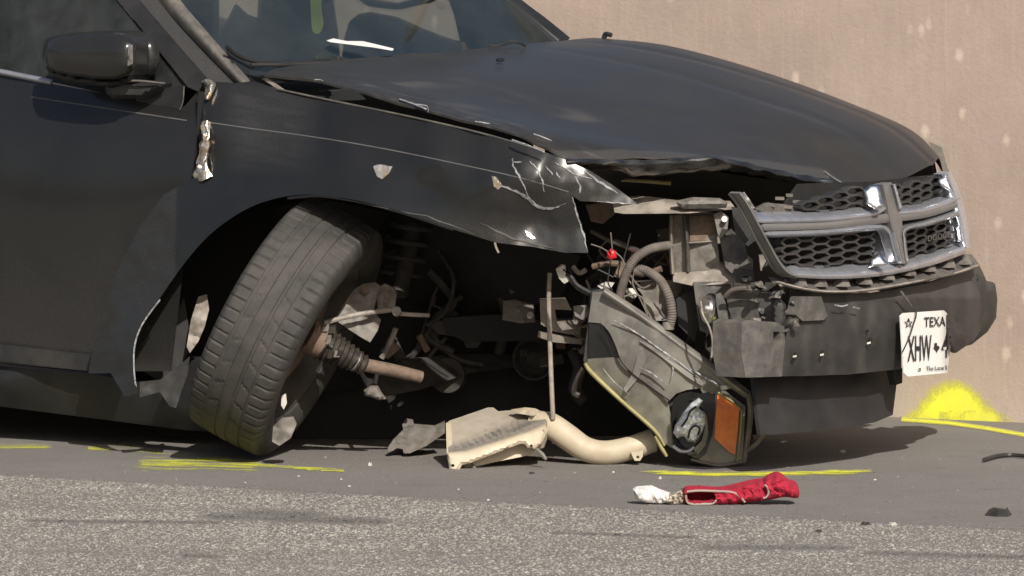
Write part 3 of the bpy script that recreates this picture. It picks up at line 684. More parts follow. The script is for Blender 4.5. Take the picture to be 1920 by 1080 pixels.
def hn(i, j, p):
    e = max(0, 1 - j * 4) * .008 * noise.noise(p * 11) + max(0, (i - .8) * 5) * max(0, 1 - j * 1.6) * .010 * noise.noise(p * 16)
    # two pressed character lines running fore and aft
    c = 0
    for jc, wd, am in ((.645, .010, -.004), (.775, .012, -.004), (.875, .02, .003)): c += am * math.exp(-((j - jc) / wd) ** 2) * min(1, i * 3 + .2)
    return Vector((0, 0, e + c + .004 * noise.noise(p * 3)))
def hdust(i, j):
    d = .10 + .12 * j
    if j < .14: d += .55 * max(0, noise.noise(Vector((i * 30, j * 60, 0)))) * min(1, i * 4)
    if .12 < j < .4 and .25 < i < .65: d += .6 * max(0, noise.noise(Vector((i * 9, j * 26, 2))) - .1)
    if i > .93 and j < .5: d += .25
    return d
hood = loft('hood', [[V_(*q) for q in r] for r in HR], 'hood', car, nu=12, nv=10, thick=.006, tvec=(0, 0, -1), dust=hdust, nzf=hn, angle=30)
hx = tps([(q[0], q[1], q[2]) for r in HR[:6] for q in r])
def hv(a, b): return float(hx([(a, b)])[0])
def hscr(pts, wd, m='scratch'):
    P = [(a + random.uniform(-1, 1), b + random.uniform(-1, 1)) for a, b in pts]
    rows = [[V_(a, b, hv(a, b)) + Vector((0, -.003, .002)) for a, b in offset_px(P, [wd * .6 * s * random.uniform(.3, 1) for _ in P])] for s in (-.5, .5)]
    return loft('scratch', rows, m, hood, nu=2, nv=1, thick=.0015, tvec=(0, 0, -1))
for pts, wd in (([(590, 151), (600, 150), (606, 154)], 3), ([(750, 187), (775, 195), (800, 205)], 4), ([(780, 196), (800, 200), (802, 210)], 3), ([(890, 228), (905, 230), (920, 233)], 4), ([(1000, 252), (1030, 262), (1060, 276), (1090, 290)], 3.5), ([(960, 262), (990, 272), (1020, 286)], 3)): hscr(pts, wd)
disc('washer_jet', V_(938, 114, .86) + Vector((0, -.01, .0)), (0, -.3, 1), .012, .006, 'trim', hood, seg=12)
tube('hinge_stub', [V_(1132, 73, 1.66), V_(1136, 64, 1.66), V_(1146, 66, 1.66)], .008, 'trim', hood, seg=6)
# crushed front lip of the hood
ea = [(1060, 296, .13), (1140, 298, .22), (1190, 300, .30), (1260, 297, .40), (1340, 291, .50), (1400, 306, .58), (1470, 321, .68), (1540, 334, .80), (1590, 346, .88)]
lip = loft('crushed_lip', [[V_(a, b, v) for a, b, v in ea], [V_(a + 4, b + 9, v - .012) for a, b, v in ea], [V_(a + 6, b + (24 if 1 < i < 5 else 14), v + .01) for i, (a, b, v) in enumerate(ea)], [V_(a + 8, b + (30 if 1 < i < 5 else 20), v + .05) for i, (a, b, v) in enumerate(ea)]],
           'paint', hood, nu=7, nv=4, thick=.004, tvec=(0, .5, -.3), nzf=lambda i, j, p: Vector((0, .008 * noise.noise(p * 22), .006 * noise.noise(p * 30 + Vector((4, 0, 0))))), dust=lambda i, j: (.5 if .10 < i < .55 and j < .55 else .2) * (.6 + .5 * math.sin(i * 60)), angle=18)
tube('bent_edge', [V_(1528, 341, .78), V_(1550, 340, .8), V_(1572, 344, .84), V_(1600, 347, .88)], .005, 'alu', hood, seg=6)  # bright tubes drawn in as the highlight on the bent metal
tube('bent_edge', [V_(1545, 322, .77), V_(1558, 332, .80), V_(1575, 342, .84)], .004, 'alu', hood, seg=6)
sheet('hood_liner', [(1070, 305), (1140, 318), (1340, 322), (1480, 342), (1600, 352), (1480, 400), (1330, 382), (1200, 378), (1110, 340)], [(1070, 305, 14.75), (1600, 352, 15.25), (1330, 382, 15.35), (1200, 340, 15.15)], 'void', hood, 'Y', step=18, thick=.01)

# ---- black backing behind everything, deep shade put into its colour
sheet('recess_backing', [(235, 345), (430, 300), (1000, 300), (1120, 292), (1500, 330), (1500, 700), (1440, 815), (700, 822), (300, 822), (235, 700)], 15.85, 'void', car, 'Y', step=50, thick=.02)
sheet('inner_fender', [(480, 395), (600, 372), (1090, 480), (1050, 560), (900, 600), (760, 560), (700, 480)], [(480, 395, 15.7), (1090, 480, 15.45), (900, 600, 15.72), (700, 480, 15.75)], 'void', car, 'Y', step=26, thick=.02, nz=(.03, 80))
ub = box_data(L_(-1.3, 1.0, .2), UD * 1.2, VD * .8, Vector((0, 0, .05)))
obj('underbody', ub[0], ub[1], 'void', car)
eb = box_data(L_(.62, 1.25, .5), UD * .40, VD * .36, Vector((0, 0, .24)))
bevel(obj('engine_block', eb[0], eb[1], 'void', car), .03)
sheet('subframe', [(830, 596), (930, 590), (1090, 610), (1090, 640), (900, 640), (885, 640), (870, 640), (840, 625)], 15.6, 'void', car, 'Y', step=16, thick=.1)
uc = empty('undercarriage', car.location); uc.parent = car; uc.location = (0, 0, 0)
tube('strut', [Y_(778, 392, 15.66), Y_(765, 470, 15.60), Y_(748, 552, 15.52)], [.03, .028, .024], 'under', uc, seg=14)
tube('coil_spring', [Y_(776 - k * 1.1, 404 + k * 4.1, 15.62) + Vector((.062 * math.cos(k * .9), .062 * math.sin(k * .9), 0)) for k in range(29)], .0075, 'under', uc, seg=7, sub=2)
sheet('control_arm', [(700, 716), (752, 676), (860, 662), (1010, 664), (1020, 682), (880, 700), (790, 730), (720, 744)], [(700, 716, 15.45), (1010, 664, 15.75), (720, 744, 15.42), (880, 700, 15.66)], 'under', uc, 'Y', step=12, thick=.04, nz=(.01, 40))
sheet('cross_tie', [(800, 604), (930, 590), (1060, 606), (1090, 622), (1085, 640), (905, 636), (896, 652), (874, 652), (868, 634), (820, 626)], 15.62, 'under', uc, 'Y', step=12, thick=.08, nz=(.008, 40))
disc('pulley', Y_(1005, 672, 15.7), (-.3, -1, 0), .062, .03, 'under', uc, seg=24, prof=[(0, .02), (.02, .025), (.045, .01), (.056, .028), (.062, .028), (.062, 0), (0, 0)])
disc('pulley', Y_(845, 705, 15.7), (-.2, -1, .1), .05, .05, 'under', uc, seg=20)
tube('belt_hose', [Y_(900, 520, 15.7), Y_(935, 545, 15.66), Y_(950, 600, 15.66), Y_(935, 660, 15.7)], .018, 'under', uc, seg=10)
tube('brake_line', [Y_(820, 470, 15.66), Y_(850, 520, 15.62), Y_(838, 580, 15.6), Y_(800, 610, 15.55)], .006, 'under', uc, seg=6)
for (x0, y0, x1, y1) in ((852, 440, 846, 590), (905, 462, 902, 575), (985, 470, 990, 560)): strip('liner_rib', [(x0, y0), ((x0 + x1) / 2 + 4, (y0 + y1) / 2), (x1, y1)], 10, 15.7, 'under', uc, 'Y', bulge=.02, thick=.02)
sheet('shroud', [(1085, 640), (1100, 520), (1180, 470), (1258, 480), (1260, 640), (1200, 690), (1120, 700)], 15.5, 'under', uc, 'Y', step=16, thick=.05, nz=(.02, 40))
sheet('condenser', [(1255, 530), (1480, 530), (1480, 700), (1255, 700)], 15.3, 'under', uc, 'Y', step=30, thick=.03)
for k in range(9): strip('shroud_rib', [(1100 + k * 17, 520 + (k % 3) * 6), (1098 + k * 17, 600), (1104 + k * 16, 680)], 4, 15.48, 'under', uc, 'Y', bulge=.012, thick=.01)
tube('lower_hose', [Y_(1075, 660, 15.35), Y_(1086, 690, 15.32), Y_(1078, 730, 15.3), Y_(1095, 752, 15.3)], .018, 'under', uc, seg=10)
# far side
loft('far_fender', [[L_(-.2, 1.80, 1.02), L_(.6, 1.82, .95), L_(1.2, 1.74, .82)], [L_(-.2, 1.84, .75), L_(.6, 1.85, .72), L_(1.2, 1.78, .66)], [L_(-.2, 1.82, .3), L_(.3, 1.83, .45), L_(1.15, 1.80, .4)]], 'paint', car, nu=6, nv=5, thick=.02, tvec=-VD)
sheet('far_headlight', [(1748, 268), (1766, 276), (1776, 312), (1784, 332), (1772, 330), (1762, 300)], [(1748, 268, 15.95), (1784, 332, 15.85)  , (1762, 300, 15.9)], 'olive', car, 'Y', step=6, thick=.15, tvec=(0, 1, 0))

# ---- front wheel, folded outwards
wh = empty('front_wheel', car.location); wh.parent = car; wh.location = (0, 0, 0)
lean, yaw = math.radians(27.5), math.radians(11)
AX = Vector((math.cos(lean) * math.cos(yaw), -math.sin(yaw), -math.sin(lean) * math.cos(yaw))).normalized()      # inboard
WC = Y_(537, 616, 15.19); R0 = .359; HW = .112
WU = (Vector((0, 0, 1)) - AX * AX.z).normalized(); WF = AX.cross(WU)
def build_tyre():
    NS = 66; N = NS * 6
    xs = sorted(set([round(x, 4) for x in list(np.linspace(-1, 1, 57))] + [-.52, -.46, -.17, -.11, .13, .19, .47, .53]))
    prof = []
    for x in xs: prof.append((x * HW, None))
    ring = [(.098, .235, 0), (.112, .262, 0), (.119, .295, 0), (.117, .322, 0)]      # sidewall
    pts = [(-a, r, 0) for a, r, _ in ring] + [(x * HW, R0 - .006 * abs(x) ** 2 - (.014 * max(0, (abs(x) - .86) / .14) ** 2), 1) for x in xs] + [(a, r, 0) for a, r, _ in reversed(ring)]
    vs, fs = [], []; m = len(pts)
    grooves = [(-.49, .026), (-.14, .026), (.16, .026), (.50, .026)]
    for i in range(N):
        a = 2 * math.pi * i / N; e = WU * math.cos(a) + WF * math.sin(a)
        flat = max(0, math.cos(a - math.pi)) ** 14 * .010
        for (x, r, tr) in pts:
            rr = r
            if tr:
                xn = x / HW
                for g, wd in grooves:
                    if abs(xn - g) < wd * 1.2: rr -= (.0042 if g != -.49 else .0025) * (.5 + .5 * noise.noise(Vector((a * 3, xn * 4, 0))) + .3)
                ph = i % 6
                if xn > .56 and ph == 0: rr -= .004 if xn < .93 else .006
                if xn < -.55 and ph == 2: rr -= .004 if xn > -.93 else .006
                if .2 < xn < .46 and i % 12 == (int((xn - .2) * 12) + 3) % 12: rr -= .0035
                if -.45 < xn < -.2 and i % 12 == (9 - int((xn + .45) * 12)) % 12: rr -= .003
            rr -= flat
            vs.append(WC + AX * x + e * rr)
    for i in range(N):
        for j in range(m - 1): fs.append((i * m + j, i * m + j + 1, ((i + 1) % N) * m + j + 1, ((i + 1) % N) * m + j))
        fs.append((i * m + m - 1, i * m, ((i + 1) % N) * m, ((i + 1) % N) * m + m - 1))
    return obj('tyre', vs, fs, 'tyre', wh, angle=32)
build_tyre()
disc('rim', WC - AX * .095, AX, .24, .19, 'rim', wh, seg=40, prof=[(.0, .04), (.08, .04), (.10, .02), (.20, .012), (.236, 0), (.236, .19), (.222, .185), (.205, .15), (.20, .05), (.0, .05)])
disc('brake_disc', WC + AX * .035, AX, .135, .02, 'rust', wh, seg=32)
bevel(sheet('rim_fragment', [(512, 800), (528, 784), (550, 782), (556, 796), (545, 822), (524, 836), (510, 828)], 14.98, 'dustmetal', wh, 'Y', step=6, thick=.03, nz=(.01, 20)))
sheet('wheel_weight', [(528, 742), (536, 738), (538, 756), (532, 768), (527, 760)], 15.02, 'chip', wh, 'Y', step=4, thick=.01)
# torn sheet metal seen behind the tyre
sheet('torn_liner', [(372, 556), (388, 552), (392, 580), (384, 612), (372, 640), (356, 662), (350, 650), (358, 600)], 15.45, 'tanmetal', car, 'Y', step=6, thick=.004, nz=(.012, 20))
sheet('pillar_foot', [(258, 690), (290, 640), (345, 560), (360, 650), (330, 700), (300, 715)], 15.5, 'plastic', car, 'Y', step=10, thick=.01)
sheet('liner_flap', [(262, 716), (300, 712), (330, 690), (356, 668), (352, 700), (330, 765), (318, 762), (300, 735), (262, 745)], [(262, 716, 15.2), (356, 668, 15.35), (320, 762, 15.2)], 'plastic', car, 'Y', step=8, thick=.006, nz=(.01, 30))
# ---- knuckle, drive shaft and links
kn = empty('steering_knuckle', car.location); kn.parent = car; kn.location = (0, 0, 0)
bevel(sheet('bracket', [(632, 592), (648, 566), (662, 544), (680, 532), (704, 530), (712, 536), (706, 560), (700, 585), (714, 600), (708, 620), (694, 642), (676, 632), (650, 615), (634, 604)], [(632, 592, 15.22), (704, 530, 15.26), (694, 642, 15.2)], 'dustmetal', kn, 'Y', step=7, thick=.035, nz=(.008, 18)))
bevel(sheet('bracket', [(706, 540), (722, 532), (738, 540), (744, 552), (740, 575), (730, 586), (708, 580)], 15.28, 'dustmetal', kn, 'Y', step=7, thick=.05, nz=(.008, 12)))
for (a, b, r) in ((685, 546, 8), (726, 556, 6), (722, 572, 5)): disc('bolt', Y_(a, b, 15.235), (0, -1, .2), px2m(r, 15.2), .016, 'rust', kn, seg=6)
tube('tie_rod', [Y_(608, 606, 15.16), Y_(650, 594, 15.17), Y_(700, 585, 15.19), Y_(742, 580, 15.2)], .007, 'tanmetal', kn, seg=8)
disc('rod_joint', Y_(744, 586, 15.18), (0, -1, .2), .013, .03, 'dustmetal', kn, seg=12)
tube('rod_end', [Y_(748, 588, 15.2), Y_(775, 590, 15.21), Y_(805, 591, 15.22)], .006, 'tanmetal', kn, seg=8)
tube('stabiliser_link', [Y_(742, 615, 15.3), Y_(730, 645, 15.3), Y_(715, 672, 15.3)], .008, 'dustmetal', kn, seg=8)
tube('stabiliser_link', [Y_(712, 680, 15.31), Y_(706, 705, 15.31), Y_(703, 722, 15.31)], .006, 'grease', kn, seg=8)
sheet('ball_joint', [(682, 732), (695, 722), (708, 722), (716, 738), (724, 748), (710, 750), (695, 744), (684, 742)], 15.25, 'dustmetal', kn, 'Y', step=5, thick=.03, bulge=(.012, 8))
a0 = Y_(600, 640, 15.16); a1 = Y_(684, 686, 15.2); dv = (a1 - a0)
prof = []
for i in range(19):
    t = i / 18; prof.append((.046 - .022 * t + (.006 if i % 2 else -.002), t * dv.length))
disc('cv_boot', a0, dv, .05, .1, 'grease', kn, seg=20, prof=[(0, 0)] + prof + [(0, dv.length)])
disc('cv_cup', a0 - dv * .28, dv, .048, .05, 'rust', kn, seg=20)
disc('boot_clamp', a0 + dv * .78, dv, .030, .010, 'alu', kn, seg=18, prof=[(.029, 0), (.030, .001), (.030, .009), (.029, .01)])
tube('drive_shaft', [Y_(682, 684, 15.2), Y_(735, 694, 15.22), Y_(790, 707, 15.25)], [.019, .018, .017], 'rust', kn, seg=14)
tube('brake_hose', [Y_(606, 612, 15.15), Y_(600, 628, 15.13), Y_(612, 640, 15.12), Y_(622, 652, 15.12)], .006, 'grease', kn, seg=6)
for _ in range(8):
    a, b = random.uniform(596, 640), random.uniform(610, 665); c = Y_(a, b, 15.12)
    bd = box_data(c, Vector((random.uniform(.005, .012), .004, 0)), Vector((0, .006, .003)), Vector((.002, 0, random.uniform(.004, .012)))); obj('hub_fragment', bd[0], bd[1], random.choice(['dustmetal', 'rust', 'grease']), kn)

# ---- front crash structure
cs = empty('front_structure', car.location); cs.parent = car; cs.location = (0, 0, 0)
# rail stub between wheel and headlight
bevel(sheet('rail_bracket', [(944, 566), (965, 563), (1000, 572), (1004, 604), (975, 606), (942, 600)], [(944, 566, 15.24), (1004, 600, 15.2), (975, 606, 15.18)], 'dustmetal', cs, 'Y', step=7, thick=.05, nz=(.012, 16)))
disc('bolt', Y_(994, 592, 15.17), (0, -1, .2), .010, .015, 'dustmetal', cs, seg=6)
bevel(sheet('rail', [(1012, 562), (1060, 560), (1070, 580), (1090, 600), (1088, 630), (1040, 622), (1014, 608)], 15.16, 'dustmetal', cs, 'Y', step=9, thick=.06, holes=[[(1040, 580), (1076, 582), (1074, 600), (1044, 602)]]))
sheet('rail', [(1008, 632), (1010, 622), (1090, 636), (1092, 646), (1040, 642)], 15.15, 'dustmetal', cs, 'Y', step=8, thick=.05)
# upper cross member
sheet('cross_member', [(1148, 372), (1200, 368), (1270, 376), (1370, 378), (1380, 392), (1290, 400), (1170, 401), (1152, 398)], [(1148, 372, 14.98), (1380, 378, 14.98), (1270, 390, 14.92), (1170, 401, 14.9)], 'tanmetal', cs, 'Y', step=9, thick=.05, nz=(.012, 40))
sheet('cross_member', [(1262, 378), (1300, 370), (1350, 372), (1364, 380), (1362, 390), (1280, 392)], 14.89, 'dustmetal', cs, 'Y', step=7, thick=.02, bulge=(.012, 12))
strip('olive_strip', [(1165, 337), (1210, 340), (1258, 344)], 7, 15.1, 'yellowish', cs, 'Y', bulge=.004)
bevel(sheet('rusty_plate', [(1098, 385), (1150, 378), (1155, 400), (1130, 420), (1108, 415)], 15.15, 'rust', cs, 'Y', step=9, thick=.02))
# lamp carrier: a moulded box
cr = sheet('lamp_carrier', [(1257, 404), (1300, 400), (1340, 402), (1346, 460), (1350, 500), (1330, 512), (1262, 514), (1256, 470)], [(1257, 404, 15.0), (1346, 404, 15.0), (1262, 514, 15.02), (1350, 500, 14.96)], 'dustmetal', cs, 'Y', step=7, thick=.10, nz=(.006, 30)); bevel(cr)
strip('rib', [(1284, 402), (1288, 455), (1290, 510)], 10, 14.985, 'dirtplastic', cr, 'Y', bulge=.02, thick=.02)
strip('rib', [(1290, 456), (1320, 454), (1344, 452)], 5, 14.985, 'tanmetal', cr, 'Y', bulge=.012, thick=.01)
strip('rib', [(1260, 404), (1258, 460), (1261, 514)], 8, 14.985, 'tanmetal', cr, 'Y', bulge=.018, thick=.02)
sheet('box_panel', [(1292, 405), (1338, 406), (1342, 450), (1294, 452)], 15.0 - .012, 'rust', cr, 'Y', step=9, thick=.006)
sheet('lower_shelf', [(1262, 512), (1330, 508), (1352, 492), (1374, 500), (1382, 520), (1370, 532), (1300, 536), (1262, 528)], [(1262, 512, 14.99), (1352, 492, 14.97), (1370, 532, 14.9)], 'tanmetal', cs, 'Y', step=8, thick=.05, nz=(.01, 24))
bevel(sheet('side_bracket', [(1338, 402), (1352, 396), (1366, 408), (1364, 430), (1352, 448), (1346, 440)], 14.93, 'dustmetal', cs, 'Y', step=6, thick=.03))
disc('bolt', Y_(1358, 412, 14.92), (0, -1, .2), .008, .012, 'alu', cs, seg=8)
bevel(sheet('carrier_arm', [(1350, 445), (1372, 430), (1396, 455), (1402, 480), (1412, 488), (1412, 512), (1416, 530), (1390, 532), (1360, 500)], [(1350, 445, 14.95), (1412, 488, 14.88), (1390, 532, 14.86)], 'dirtplastic', cs, 'Y', step=8, thick=.06, nz=(.008, 26)), .004)
bevel(sheet('carrier_block', [(1378, 505), (1412, 508), (1416, 532), (1380, 530)], 14.84, 'plastic', cs, 'Y', step=10, thick=.06), .004)
# mounting plate and horn
bevel(sheet('mount_plate', [(1300, 530), (1368, 526), (1372, 545), (1366, 620), (1338, 630), (1312, 620)], 14.92, 'dirtplastic', cs, 'Y', step=9, thick=.02, nz=(.006, 26)))
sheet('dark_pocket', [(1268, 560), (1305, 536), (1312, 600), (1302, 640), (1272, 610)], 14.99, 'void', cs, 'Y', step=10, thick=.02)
bevel(sheet('plastic_box', [(1185, 530), (1258, 525), (1282, 535), (1270, 560), (1262, 600), (1225, 602), (1208, 580), (1204, 552)], 15.08, 'dustmetal', cs, 'Y', step=8, thick=.1, nz=(.012, 26)))
horn = empty('horn', car.location); horn.parent = car; horn.location = (0, 0, 0)
hc = Y_(1329, 580, 14.86); hn_ = Vector((-.86, -.5, .05))
disc('diaphragm', hc - hn_ * .01, hn_, .038, .02, 'alu', horn, seg=28, prof=[(0, .03), (.014, .03), (.016, .02), (.028, .022), (.031, .014), (.038, .014), (.04, .0), (0, 0)])
disc('horn_body', hc - hn_ * .045, hn_, .044, .04, 'plastic', horn, seg=24)
sheet('horn_bracket', [(1342, 552), (1352, 548), (1360, 566), (1370, 600), (1374, 622), (1366, 628), (1345, 626), (1348, 600), (1344, 575)], 14.80, 'dirtplastic', horn, 'Y', step=6, thick=.014)
tube('horn_wire', [Y_(1314, 566, 14.82), Y_(1318, 590, 14.80), Y_(1330, 614, 14.8), Y_(1336, 640, 14.8), Y_(1334, 670, 14.8)], .003, 'tanmetal', horn, seg=6)
bx1 = sheet('bracket_box', [(1362, 556), (1380, 548), (1450, 550), (1464, 560), (1474, 575), (1474, 610), (1462, 624), (1400, 606), (1374, 602), (1366, 580)], [(1362, 556, 14.80), (1474, 575, 14.66), (1400, 606, 14.74)], 'dirtplastic', cs, 'Y', step=8, thick=.09, nz=(.004, 30)); bevel(bx1, .004)
tube('hose', [Y_(1360, 556, 14.76), Y_(1372, 545, 14.74), Y_(1390, 541, 14.72), Y_(1410, 543, 14.70), Y_(1424, 550, 14.69)], .007, 'hose', cs, seg=8)
sheet('box_end', [(1446, 556), (1462, 558), (1474, 572), (1474, 604), (1462, 622), (1448, 612)], 14.62, 'plastic', cs, 'Y', step=6, thick=.03, bulge=(.012, 9))
for (a, b) in ((1452, 548), (1462, 552), (1478, 582), (1486, 600), (1470, 620), (1448, 556)):
    c = Y_(a, b, 14.62); bd = box_data(c, Vector((random.uniform(.006, .012), .003, .002)), Vector((0, .008, 0)), Vector((.003, 0, .004))); obj('torn_clip', bd[0], bd[1], 'dirtplastic', cs)
for (a, b, ln) in ((1356, 640, 34), (1356, 672, 36)):
    sheet('duct_edge', [(a, b), (a + 8, b - 5), (a + ln, b + 8), (a + ln, b + 14), (a + 6, b + 4)], 14.78, 'tanmetal', cs, 'Y', step=5, thick=.01)
bevel(sheet('duct', [(1346, 632), (1394, 630), (1394, 700), (1352, 694)], 14.9, 'void', cs, 'Y', step=12, thick=.06))
sheet('duct_edge', [(1356, 674), (1362, 668), (1394, 672), (1394, 676), (1362, 674), (1362, 690), (1396, 698), (1396, 703), (1358, 694)], 14.76, 'dustmetal', cs, 'Y', step=5, thick=.012)
# hoses and wires
tube('hose', [Y_(1160, 566, 15.0), Y_(1166, 540, 14.98), Y_(1176, 508, 14.96), Y_(1192, 484, 14.95), Y_(1222, 466, 14.95), Y_(1258, 460, 14.98)], .0125, 'hose', cs, seg=10, corr=.05)
tube('hose', [Y_(1186, 502, 14.98), Y_(1212, 508, 14.97), Y_(1238, 526, 14.96), Y_(1254, 556, 14.95), Y_(1260, 590, 14.95), Y_(1254, 615, 14.96)], .0125, 'hose', cs, seg=10, corr=.06)
disc('hose_clamp', Y_(1253, 604, 14.96), (0, 0, -1), .016, .02, 'dustmetal', cs, seg=14)
disc('hose_collar', Y_(1188, 505, 14.98), (1, 0, -.2), .016, .03, 'hose', cs, seg=14)
tube('pipe', [Y_(1110, 434, 15.2), Y_(1150, 455, 15.1), Y_(1175, 462, 15.05), Y_(1198, 472, 15.02)], .006, 'dustmetal', cs, seg=8)
tube('pipe', [Y_(1152, 452, 15.06), Y_(1172, 461, 15.04), Y_(1196, 471, 15.0)], .008, 'alu', cs, seg=8)
tube('pipe', [Y_(1112, 500, 15.1), Y_(1140, 494, 15.08), Y_(1175, 498, 15.06), Y_(1205, 512, 15.04), Y_(1240, 504, 15.02)], .009, 'rust', cs, seg=8)
sheet('red_connector', [(1138, 474), (1146, 466), (1156, 472), (1156, 484), (1146, 488), (1138, 483)], 15.0, 'redplastic', cs, 'Y', step=4, thick=.02, bulge=(.006, 5))
for pts in ([(1145, 486), (1142, 510), (1140, 530), (1148, 545)], [(1182, 438), (1176, 462), (1170, 490), (1178, 520)], [(1145, 436), (1147, 456), (1148, 470)], [(1155, 474), (1168, 488), (1176, 520), (1190, 540)], [(1108, 458), (1126, 464), (1140, 472)],
            [(1180, 512), (1192, 530), (1206, 540), (1226, 530)], [(1192, 500), (1186, 530), (1200, 560), (1214, 590)], [(1170, 556), (1190, 552), (1205, 560), (1212, 580), (1230, 610)], [(1120, 505), (1135, 512), (1150, 520)]):
    tube('wire', [Y_(a, b, 14.97 + .004 * i) for i, (a, b) in enumerate(pts)], .0022, random.choice(['wire', 'hose', 'dustmetal']), cs, seg=5)
sheet('pale_shard', [(1120, 536), (1136, 528), (1152, 530), (1146, 540), (1128, 542)], 15.02, 'chip', cs, 'Y', step=4, thick=.006)
sheet('pale_shard', [(1170, 542), (1186, 540), (1196, 552), (1190, 560), (1176, 556)], 15.02, 'chip', cs, 'Y', step=4, thick=.008, bulge=(.004, 4))
sheet('bulb_socket', [(1042, 505), (1052, 496), (1060, 498), (1062, 512), (1066, 528), (1058, 532), (1048, 522)], 14.99, 'chip', cs, 'Y', step=4, thick=.02, nz=(.012, 9))
tube('socket_hose', [Y_(1058, 506, 15.0), Y_(1070, 520, 14.99), Y_(1082, 536, 14.985), Y_(1106, 550, 14.98)], .009, 'gloss', cs, seg=8)
tube('socket_hose', [Y_(1074, 500, 15.02), Y_(1086, 512, 15.01), Y_(1098, 506, 15.0)], .007, 'dustmetal', cs, seg=8)
sheet('loom_clamp', [(1075, 575), (1100, 572), (1108, 590), (1092, 600), (1078, 592)], 15.05, 'dustmetal', cs, 'Y', step=6, thick=.02)
rc = random.Random(21)
for k in range(34):
    x = rc.uniform(1095, 1300); y = rc.uniform(440, 610); yd = rc.uniform(15.0, 15.25); P_ = [(x, y)]
    for _ in range(3): x += rc.uniform(-34, 34); y += rc.uniform(-8, 34); P_.append((x, y))
    tube('wire', [Y_(a, b, yd + .01 * i) for i, (a, b) in enumerate(P_)], rc.choice([.002, .003, .0045]), rc.choice(['wire', 'wire', 'hose', 'under', 'rust']), cs, seg=5)
for k in range(26):
    x = rc.uniform(1095, 1480); y = rc.uniform(440, 690)
    if 1130 < x < 1400 and y > 600: y = rc.uniform(450, 590)
    c_ = Y_(x, y, rc.uniform(15.05, 15.25)); a_ = rc.uniform(0, 3); w1, w2 = rc.uniform(.008, .026), rc.uniform(.006, .02)
    bd = box_data(c_, Vector((math.cos(a_) * w1, .005, math.sin(a_) * w1)), Vector((0, rc.uniform(.008, .02), 0)), Vector((-math.sin(a_) * w2, 0, math.cos(a_) * w2))); bevel(obj('clip_bracket', bd[0], bd[1], rc.choice(['under', 'dirtplastic', 'dustmetal', 'plastic', 'rust']), cs), .002)
for k in range(16):
    x = rc.uniform(690, 1060); y = rc.uniform(530, 720); c_ = Y_(x, y, rc.uniform(15.5, 15.7)); a_ = rc.uniform(0, 3); w1, w2 = rc.uniform(.01, .045), rc.uniform(.006, .018)
    bd = box_data(c_, Vector((math.cos(a_) * w1, .005, math.sin(a_) * w1)), Vector((0, rc.uniform(.008, .02), 0)), Vector((-math.sin(a_) * w2, 0, math.cos(a_) * w2))); bevel(obj('mount', bd[0], bd[1], rc.choice(['under', 'under', 'rust']), uc), .003)
for k in range(7):
    x = rc.uniform(720, 1000); y = rc.uniform(440, 600); P_ = [(x, y)]
    for _ in range(3): x += rc.uniform(-60, 60); y += rc.uniform(10, 60); P_.append((x, y))
    tube('hose', [Y_(a, b, 15.66) for a, b in P_], rc.choice([.004, .008, .012]), 'under', uc, seg=7)
# torn bracket beside the grille
sheet('torn_bracket', [(1380, 364), (1396, 360), (1404, 372), (1424, 402), (1416, 408), (1400, 392)], 14.72, 'alu', cs, 'Y', step=5, thick=.01, nz=(.006, 16))
bevel(sheet('dark_bracket', [(1372, 388), (1396, 392), (1412, 420), (1418, 450), (1402, 462), (1380, 440)], 14.82, 'plastic', cs, 'Y', step=8, thick=.03))

# ---- grille
gr = empty('grille', car.location); gr.parent = car; gr.location = (0, 0, 0)
strip('surround', [(1386, 362), (1402, 385), (1420, 418), (1440, 455), (1458, 488), (1476, 510), (1496, 519)], [8, 6, 6, 6, 7, 9, 8], .016, 'darkchrome', gr, bulge=.012, thick=.03)
LEDGE = (-3.2, -2.0, -.9, .1, .8, 1.0, .6)
strip('surround', [(1482, 506), (1560, 509), (1650, 503), (1740, 484), (1808, 460)], [26, 28, 29, 30, 30], .010, 'brushed', gr, bulge=.010, thick=.03, prof=LEDGE)
strip('surround', [(1772, 326), (1784, 360), (1798, 410), (1809, 466)], [24, 30, 28, 22], .004, 'chrome', gr, bulge=.018, thick=.035, prof=(.9, 1, .6, 0, -1))
strip('cross_band', [(1432, 426), (1550, 422), (1655, 410), (1740, 400), (1800, 381)], [13, 14, 17, 14, 12], .016, 'darkchrome', gr, bulge=.004, thick=.03)
strip('cross_band', [(1663, 344), (1671, 375), (1680, 412), (1689, 460), (1697, 494)], [17, 18, 22, 10, 10], .021, 'darkchrome', gr, bulge=.005, thick=.03)
strip('bezel', [(1424, 408), (1540, 405), (1630, 396), (1660, 386)], [20, 22, 22, 14], .014, 'brushed', gr, bulge=.009, thick=.02, prof=LEDGE)
strip('bezel', [(1682, 394), (1740, 386), (1798, 365)], [20, 22, 22], .014, 'brushed', gr, bulge=.009, thick=.02, prof=LEDGE)
strip('bezel', [(1676, 346), (1682, 368), (1688, 390)], [7, 7, 9], .026, 'chrome', gr, bulge=.010, thick=.03)
strip('bezel', [(1442, 440), (1550, 436), (1640, 427), (1664, 432), (1674, 460), (1684, 494)], [12, 12, 12, 10, 8, 8], .016, 'brushed', gr, bulge=.012, thick=.03)
strip('bezel', [(1700, 490), (1696, 455), (1698, 430), (1740, 419), (1798, 399)], [8, 8, 9, 11, 11], .018, 'brushed', gr, bulge=.012, thick=.03)
sheet('web_plate', [(1650, 440), (1664, 440), (1678, 492), (1654, 490), (1648, 468)], [(1650, 440, -.02), (1664, 440, .012), (1678, 492, .014), (1654, 490, -.02)], 'brushed', gr, 'F', step=6, thick=.02)
